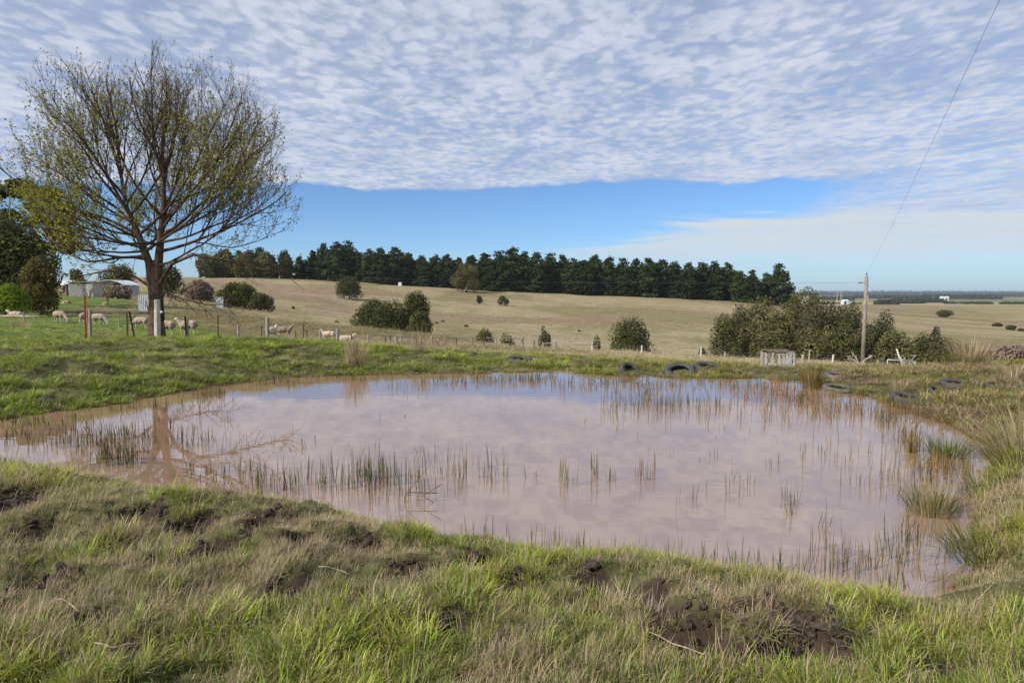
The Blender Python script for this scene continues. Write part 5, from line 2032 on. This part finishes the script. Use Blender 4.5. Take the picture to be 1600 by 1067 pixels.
b = ground(1548, 24, 580)
bush('bracken_heap', 'rust brown heap of dead bracken at the right edge', 'bracken', b, (1.15, .8, .36), 14, 4200, .05, F_RUST, 500, trunk=.02, cz=.18, aspect=2.6)
b = ground(1585, 22, 585)
bush('bracken_heap', 'tangle of grey dead stalks right of the rust brown bracken', 'bracken', b, (1.0, .7, .36), 12, 3200, .035, F_TWIG, 501, trunk=.02, cz=.22, aspect=6, shell=.2)
b = ground(1480, 26.5, 582)
g = G().box((0, 0, .10), (.7, .4, .16), Matrix.Rotation(.2, 3, 'Z'), .02)
g.box((.1, 0, .2), (.45, .3, .06), Matrix.Rotation(.3, 3, 'Z'), .015)
tag(g.build('plastic_tub', simple('faded_blue_grey', (.30, .36, .38), .6, .15)), 'faded blue grey tub lying in the grass in front of the pipe gate', 'tub').location = b


# ------------------------------------------------------------------ sheds and iron sheets of the home garden
M_IRON = simple('weathered_iron', (.42, .41, .39), .7, .25, 3, .2)
M_ROOF = simple('pale_roof_iron', (.60, .64, .68), .5, .08, 3, .1)
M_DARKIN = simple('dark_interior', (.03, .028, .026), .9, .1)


def wall_sheets(t, A, B, h, n, mats, name='wall_panel'):
    """upright corrugated sheets side by side between A and B"""
    A, B = Vector(A), Vector(B)
    rnd = random.Random(int(A.x * 10))
    for i in range(n):
        p, q = A.lerp(B, (i + .02) / n), A.lerp(B, (i + .98) / n)
        d = (q - p)
        nrm = d.cross(Vector((0, 0, 1))).normalized()
        V, Fq = [], []
        m = 8
        hh = h * rnd.uniform(.95, 1.03)
        off = nrm * rnd.uniform(-.03, .03)
        for k in range(m + 1):
            c = p.lerp(q, k / m) + off + nrm * (.03 if k % 2 else -.03)
            V += [tuple(c + nrm * .0), tuple(c + Vector((0, 0, hh)))]
        for k in range(m):
            Fq.append((2 * k, 2 * k + 2, 2 * k + 3, 2 * k + 1))
        link(name, mesh_from(name, V, Fq), mats[rnd.randrange(len(mats))], t)


Y = 117.0
b = ground(127, Y)
t = thing('iron_shed', 'grey shed of upright weathered iron sheets on the lawn', 'shed', b)
hw = 19 * Y / F
h = P(127, 442, Y).z - b.z
ms = [M_IRON, simple('weathered_iron_pale', (.58, .57, .53), .7, .2, 3, .2), simple('weathered_iron_dark', (.27, .26, .25), .7, .25, 3, .2)]
wall_sheets(t, (-hw, 0, -.2), (hw, 0, -.2), h + .2, 7, ms)
wall_sheets(t, (hw, 0, -.2), (hw, 4, -.2), h + .2, 4, ms)
wall_sheets(t, (-hw, 4, -.2), (-hw, 0, -.2), h + .2, 4, ms)
G().box((0, 2, h + .08), (hw * 2 + .5, 4.6, .10), Matrix.Rotation(-.05, 3, 'X')).build('roof', ms[2], t)

Y = 126.0
b = ground(172, Y)
t = thing('low_building', 'low grey building with a pale curved iron roof behind the leafless shrubs', 'building', b)
hw = 24 * Y / F
h = P(172, 446, Y).z - b.z
wall_sheets(t, (-hw, 0, -.2), (hw, 0, -.2), h + .2, 9, [M_IRON, ms[1]])
wall_sheets(t, (hw, 0, -.2), (hw, 5, -.2), h + .2, 5, [M_IRON])
V, Fq = [], []
n = 14
hr = P(172, 438, Y).z - b.z - h
for k in range(n + 1):
    f = k / n
    x = -hw - .3 + (2 * hw + .6) * f
    z = h + hr * math.sin(math.pi * min(1, max(0, f)))
    V += [(x, -.4, z), (x, 5.3, z), (x, -.4, z + .08), (x, 5.3, z + .08)]
for k in range(n):
    a = 4 * k
    Fq += [(a + 2, a + 6, a + 7, a + 3), (a, a + 1, a + 5, a + 4), (a, a + 4, a + 6, a + 2), (a + 1, a + 3, a + 7, a + 5)]
link('roof', mesh_from('roof', V, Fq), M_ROOF, t)

Y = 122.0
b = ground(95, Y)
t = thing('lean_to', 'dark open lean-to with a small pale blue roof beside the gum trunk', 'shed', b)
hw = 9 * Y / F
h = P(95, 444, Y).z - b.z
for sx in (-1, 1):
    G().tube([(sx * hw, 0, -.3), (sx * hw, 0, h)], .07, 6).build('post', M_POST, t)
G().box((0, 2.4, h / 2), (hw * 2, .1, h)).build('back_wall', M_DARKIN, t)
G().box((0, 1.1, h + .25), (hw * 2.1, 3.2, .08), Matrix.Rotation(.28, 3, 'X')).build('roof', M_ROOF, t)
G().box((.2, .6, .4), (hw * 1.1, .8, .8), None, .1).build('log_stack', M_BARK, t)


def iron_sheet(label, px, Y, wpx, top, bot):
    b = ground(px, Y)
    w_ = wpx * Y / F
    h = P(px, top, Y).z - b.z
    t = thing('iron_sheet', label, 'iron sheet', b, R(4))
    n = 14
    V, Fq = [], []
    for k in range(n + 1):
        x = -w_ / 2 + w_ * k / n
        dy = .03 if k % 2 else -.03
        V += [(x, dy, .05), (x, dy, h)]
    for k in range(n):
        Fq.append((2 * k, 2 * k + 2, 2 * k + 3, 2 * k + 1))
    o = link('sheet', mesh_from('sheet', V, Fq), simple('galvanised_sheet', (.50, .53, .56), .55, .18, 4, .1), t)
    o.modifiers.new('th', 'SOLIDIFY').thickness = .004
    for sx in (-1, 1):
        G().tube([(sx * w_ * .5, .07, -.3), (sx * w_ * .5, .07, h * 1.02)], .045, 6).build('post', M_POST, t)


iron_sheet('sheet of pale corrugated iron fixed upright left of the budding trunk', 225, 74, 19, 461, 475)
iron_sheet('narrow pale iron sheet standing beside the slope bush right of the budding tree', 343, 98, 11, 464, 478)


def mound(label, px, Y, wpx, hpx, mat, seed, name):
    rng = np.random.default_rng(seed)
    b = ground(px, Y)
    bm = bmesh.new()
    bmesh.ops.create_icosphere(bm, subdivisions=3, radius=1)
    for v in bm.verts:
        k = 1 + .35 * (float(fbm(np.array([v.co.x * 1.7 + seed]), np.array([v.co.y * 1.7 + v.co.z * 1.3]), seed, 3)[0]) - .5)
        v.co = Vector((v.co.x * wpx * Y / F / 2 * k, v.co.y * wpx * Y / F / 2.4 * k, v.co.z * hpx * Y / F * k))
    me = bpy.data.meshes.new(name)
    bm.to_mesh(me)
    bm.free()
    me.polygons.foreach_set('use_smooth', np.ones(len(me.polygons), bool))
    o = link(name, me, mat, None, b)
    return tag(o, label, 'mound' if 'mound' in name else 'log')


M_HAY = simple('old_hay', (.27, .20, .12), .95, .35, 5, .8)
mound('brown mound of old hay on the lawn in front of the iron shed', 104, 88, 15, 5, M_HAY, 1, 'hay_mound')
mound('smaller pale mound at the foot of the budding sapling on the lawn', 165, 84, 10, 4, M_HAY, 2, 'hay_mound')
b = ground(10, 50)
g = G()
for i in range(6):
    y0 = i * .12
    g.tube([(-1.6 + .3 * i, y0, .06 + .04 * i), (.2 + .2 * i, y0 + .1, .12), (1.5 + .1 * i, y0 + .2, .05 + .05 * (i % 2))], [.04, .035, .02], 5)
tag(g.build('fallen_branches', M_BARK_PALE, None, False, b), 'pale fallen branches lying under the lime green bush', 'branches')

# ------------------------------------------------------------------ things far away
M_WHITE = simple('white_wall', (.62, .61, .58), .8, .05)
M_BLUEROOF = simple('pale_blue_iron', (.58, .68, .76), .5, .05)


def far_house(label, px, Y, wpx, top, roofmat, wallmat, dep=8, z_extra=0):
    b = ground(px, Y, 470)
    w_ = wpx * Y / F
    tz = P(px, top, Y).z
    h = max(3.0, tz - b.z)
    t = thing('far_building', label, 'building', b)
    G().box((0, 0, h * .35 - .5), (w_, dep, h * .7 + 1)).build('wall', wallmat, t)
    e = .5
    g = G()
    g.add([(-w_ / 2 - e, -dep / 2 - e, h * .68), (w_ / 2 + e, -dep / 2 - e, h * .68), (w_ / 2 + e, dep / 2 + e, h * .68), (-w_ / 2 - e, dep / 2 + e, h * .68), (-w_ / 2 - e, 0, h), (w_ / 2 + e, 0, h)],
          [(0, 1, 5, 4), (2, 3, 4, 5), (0, 4, 3), (1, 2, 5), (0, 3, 2, 1)])
    g.build('roof', roofmat, t)
    G().box((-w_ * .2, -dep / 2 - .03, h * .3), (w_ * .16, .06, h * .35)).build('door', M_DARKIN, t)


far_house('pale blue farm shed on the plain left of the power pole', 1322, 1150, 11, 468, M_BLUEROOF, simple('pale_blue_wall', (.55, .64, .70), .7, .05))
far_house('white farmhouse on the plain, leftmost of two close together', 1472, 1900, 5, 463, M_WHITE, M_WHITE)
far_house('white farmhouse on the plain, rightmost of two close together', 1479, 1920, 5, 463, M_WHITE, M_WHITE)
far_house('small white farmhouse among trees right of the pole', 1353, 1700, 4, 461, M_WHITE, M_WHITE)
b = ground(625, 312, 440)
t = thing('water_tank', 'small white box tank at the foot of the pine windbreak', 'tank', b)
G().box((0, 0, .75), (1.5, 1.5, 1.6)).build('tank_body', M_WHITE, t)
G().box((0, 0, 1.58), (1.6, 1.6, .08)).build('lid', M_IRON, t)
for px_, lab in ((1308, 'taller left hand slim pale mast beyond the thicket'), (1314, 'shorter right hand slim pale mast beyond the thicket')):
    b = ground(px_, 430, 470)
    h = P(px_, 455 if px_ == 1308 else 456, 430).z - b.z
    t = thing('pale_mast', lab, 'mast', b)
    G().tube([(0, 0, -.5), (0, 0, h)], [.16, .11], 7).build('pole', M_POST_PALE, t)
    G().box((0, 0, h - .6), (1.2, .10, .10)).build('crossarm', M_POST_PALE, t)


def far_trees():
    """hedges and woods of the plain that read as dark lines"""
    rng = np.random.default_rng(77)
    parts = []
    lines = [(1270, 1345, 1250, 2, .5), (1330, 1440, 2600, 9, .9), (1440, 1560, 2400, 11, .95), (1230, 1600, 5200, 18, .9), (1260, 1600, 8500, 30, .8), (1360, 1440, 1350, 5, .45), (1445, 1475, 1500, 6, .8), (1500, 1600, 1250, 3, .35), (1475, 1550, 1300, 3, .5),
             (1560, 1600, 3600, 9, .6), (1370, 1400, 1180, 6, .8), (1400, 1470, 2000, 7, .6), (1270, 1330, 2100, 8, .8)]
    for a, b_, Y, h, cov in lines:
        n = int((b_ - a) * 8)
        pxs = rng.uniform(a, b_, n)
        keep = fbm(pxs * .09, np.full(n, Y * .01), 3, 3) > (1 - cov) * .62
        pxs = pxs[keep]
        ys = Y * rng.uniform(.985, 1.03, len(pxs))
        xs = (pxs - 800) / F * ys
        zs = zT(xs, ys, False)
        hh = h * rng.uniform(.45, 1.25, len(pxs))
        for x, y, z, q in zip(xs, ys, zs, hh):
            m = 14
            C = np.array([x, y, z + q * .5]) + rng.normal(0, 1, (m, 3)) * [q * .45, q * .45, q * .24]
            parts.append(leaf_cards(C, np.tile([0, -.6, .5], (m, 1)), q * .55, rng, 1.3))
    me = cards_mesh('far_treeline', parts, F_FAR)
    o = link('far_treeline', me)
    tag(o, 'dark hedges and woods across the distant plain', 'trees', kind='stuff')


F_FAR = foliage('far_tree_leaves', (0.018, 0.026, 0.014), (0.050, 0.060, 0.030), .1, 0)
far_trees()

# ------------------------------------------------------------------ small things on the near bank
M_CLOD = simple('dark_clod', (0.062, 0.046, 0.036), .95, .35, 14, 1.0)
CLODS = [(20, 782, .16, 'dark mud clod at the left end of the near bank'), (215, 806, .13, 'rooted up clod left of the pair of mud holes on the near bank'), (300, 815, .10, 'small dark clod beside the left mud holes'), (380, 800, .17, 'straw topped clod near the reflection of the tree'),
         (450, 858, .10, 'round dark clod left of the straw patch on the near bank'), (640, 868, .08, 'small dark clod on the bank below the bent reed'), (742, 858, .12, 'black clod standing at the water at the notch in the bank'),
         (810, 893, .12, 'grey clod below the black clod at the notch'), (925, 878, .13, 'dark clod at the waterline right of the notch'), (1025, 918, .09, 'dark clod just left of the tall seed stalk base'), (1180, 942, .12, 'clod left of the two clods near the right water corner'),
         (1245, 962, .15, 'large dark clod near the right water corner'), (1290, 945, .10, 'small clod behind the large clod at the right water corner'), (1400, 962, .09, 'flat clod nearest the right water corner'), (1300, 1020, .17, 'bare clod beside the deep mud hole at lower right'), (1480, 1058, .12, 'dark clod at the bottom right corner')]
for i, (a, b_, r, lab) in enumerate(CLODS):
    p = PZ(a, b_, .5)
    for _ in range(4):
        p = PZ(a, b_, gz(p.x, p.y) + .02)
    bm = bmesh.new()
    bmesh.ops.create_icosphere(bm, subdivisions=4, radius=1)
    V = np.array([tuple(v.co) for v in bm.verts])
    r = r * .5
    k = 1 + 1.1 * (fbm(V[:, 0] * 2.1 + i * 3, V[:, 1] * 2.1 + V[:, 2] * 1.7, i, 4) - .5) + .55 * (fbm(V[:, 0] * 6, V[:, 1] * 6 + V[:, 2] * 5, i + 50, 3) - .5)
    for v, q in zip(bm.verts, k):
        v.co = Vector((v.co.x * r * q, v.co.y * r * .8 * q, v.co.z * r * .34 * q))
    me = bpy.data.meshes.new('mud_clod')
    bm.to_mesh(me)
    bm.free()
    me.polygons.foreach_set('use_smooth', np.ones(len(me.polygons), bool))
    o = link('mud_clod', me, M_CLOD, None, (p.x, p.y, gz(p.x, p.y) + .0))
    o.rotation_euler = (0, 0, i * 1.3)
    tag(o, lab, 'clod', 'mud clods on the near bank')

M_STICK = simple('dry_stick', (.40, .33, .23), .85, .3, 30)
STICKS = [([(90, 936), (105, 940), (122, 955)], 'curved pale stick lying in the grass at lower left'), ([(498, 885), (525, 889), (545, 897)], 'short pale stick left of the green tussock in the foreground'),
          ([(1010, 985), (1050, 1005), (1100, 1022)], 'long thin dry stalk lying beside the deep mud hole'), ([(1290, 1030), (1330, 1000), (1385, 978)], 'grey stick lying across the bare clod at lower right'), ([(148, 1004), (175, 1012), (220, 1003)], 'bent straw lying in the lower left grass')]
for pts, lab in STICKS:
    w3 = []
    for a, b_ in pts:
        p = PZ(a, b_, .55)
        for _ in range(3):
            p = PZ(a, b_, gz(p.x, p.y) + .06)
        w3.append(p)
    o = w3[0].copy()
    m1 = (w3[0] + w3[1]) / 2 + Vector((0, 0, .006))
    m2 = (w3[1] + w3[2]) / 2 + Vector((0, 0, .004))
    g = G().tube([q - o for q in (w3[0], m1, w3[1], m2, w3[2])], [.0025, .0035, .0035, .003, .002], 6)
    tag(g.build('dry_stick', M_STICK, None, True, o), lab, 'stick')

# bent reed frame standing in the water
D = 7.15
pts = [P(672, 728, D + .3), P(632, 783, D), P(636, 770, D), P(684, 770, D)]
M_BENT = simple('bent_reed', (.10, .075, .035), .8, .2, 9)
o = PZ(633, 784, 0)
g = G()
g.tube([Vector((0, 0, -.03)), P(632, 778, o.y) - o, P(637, 769, o.y) - o, P(684, 770, o.y) - o], .0055, 5)
g.tube([P(637, 769, o.y) - o, P(652, 750, o.y + .05) - o, P(670, 729, o.y + .1) - o], [.004, .0035, .002], 5)
g.tube([P(689, 757, o.y - .02) - o, P(661, 775, o.y - .02) - o, PZ(684, 785, 0) - o - Vector((0, 0, .03))], .0055, 5)
tag(g.build('bent_reed', M_BENT, None, False, o), 'snapped reed stems folded into an angular shape above the water', 'reed')
for i, (a, b_, c, d_) in enumerate(((1082, 790, 1079, 752), (1076, 791, 1083, 776))):
    pass
# ------------------------------------------------------------------ air
hz = G().box((0, 0, 0), (1, 1, 1))
hz = hz.build('haze', None)
hz.scale = (60000, 60000, 62)
hz.location = (0, 0, 62 / 2 - 23)
hm = bpy.data.materials.new('haze_air')
hm.use_nodes = True
t = NT(hm.node_tree)
pv = t.n('ShaderNodeVolumePrincipled', ins={'Color': (0.80, 0.88, 1.0, 1), 'Density': 0.000075, 'Anisotropy': 0.2})
o = t.n('ShaderNodeOutputMaterial')
t.link(pv.outputs[0], o.inputs['Volume'])
hz.data.materials.append(hm)
tag(hz, 'thin pale air haze over the plain', kind='stuff')
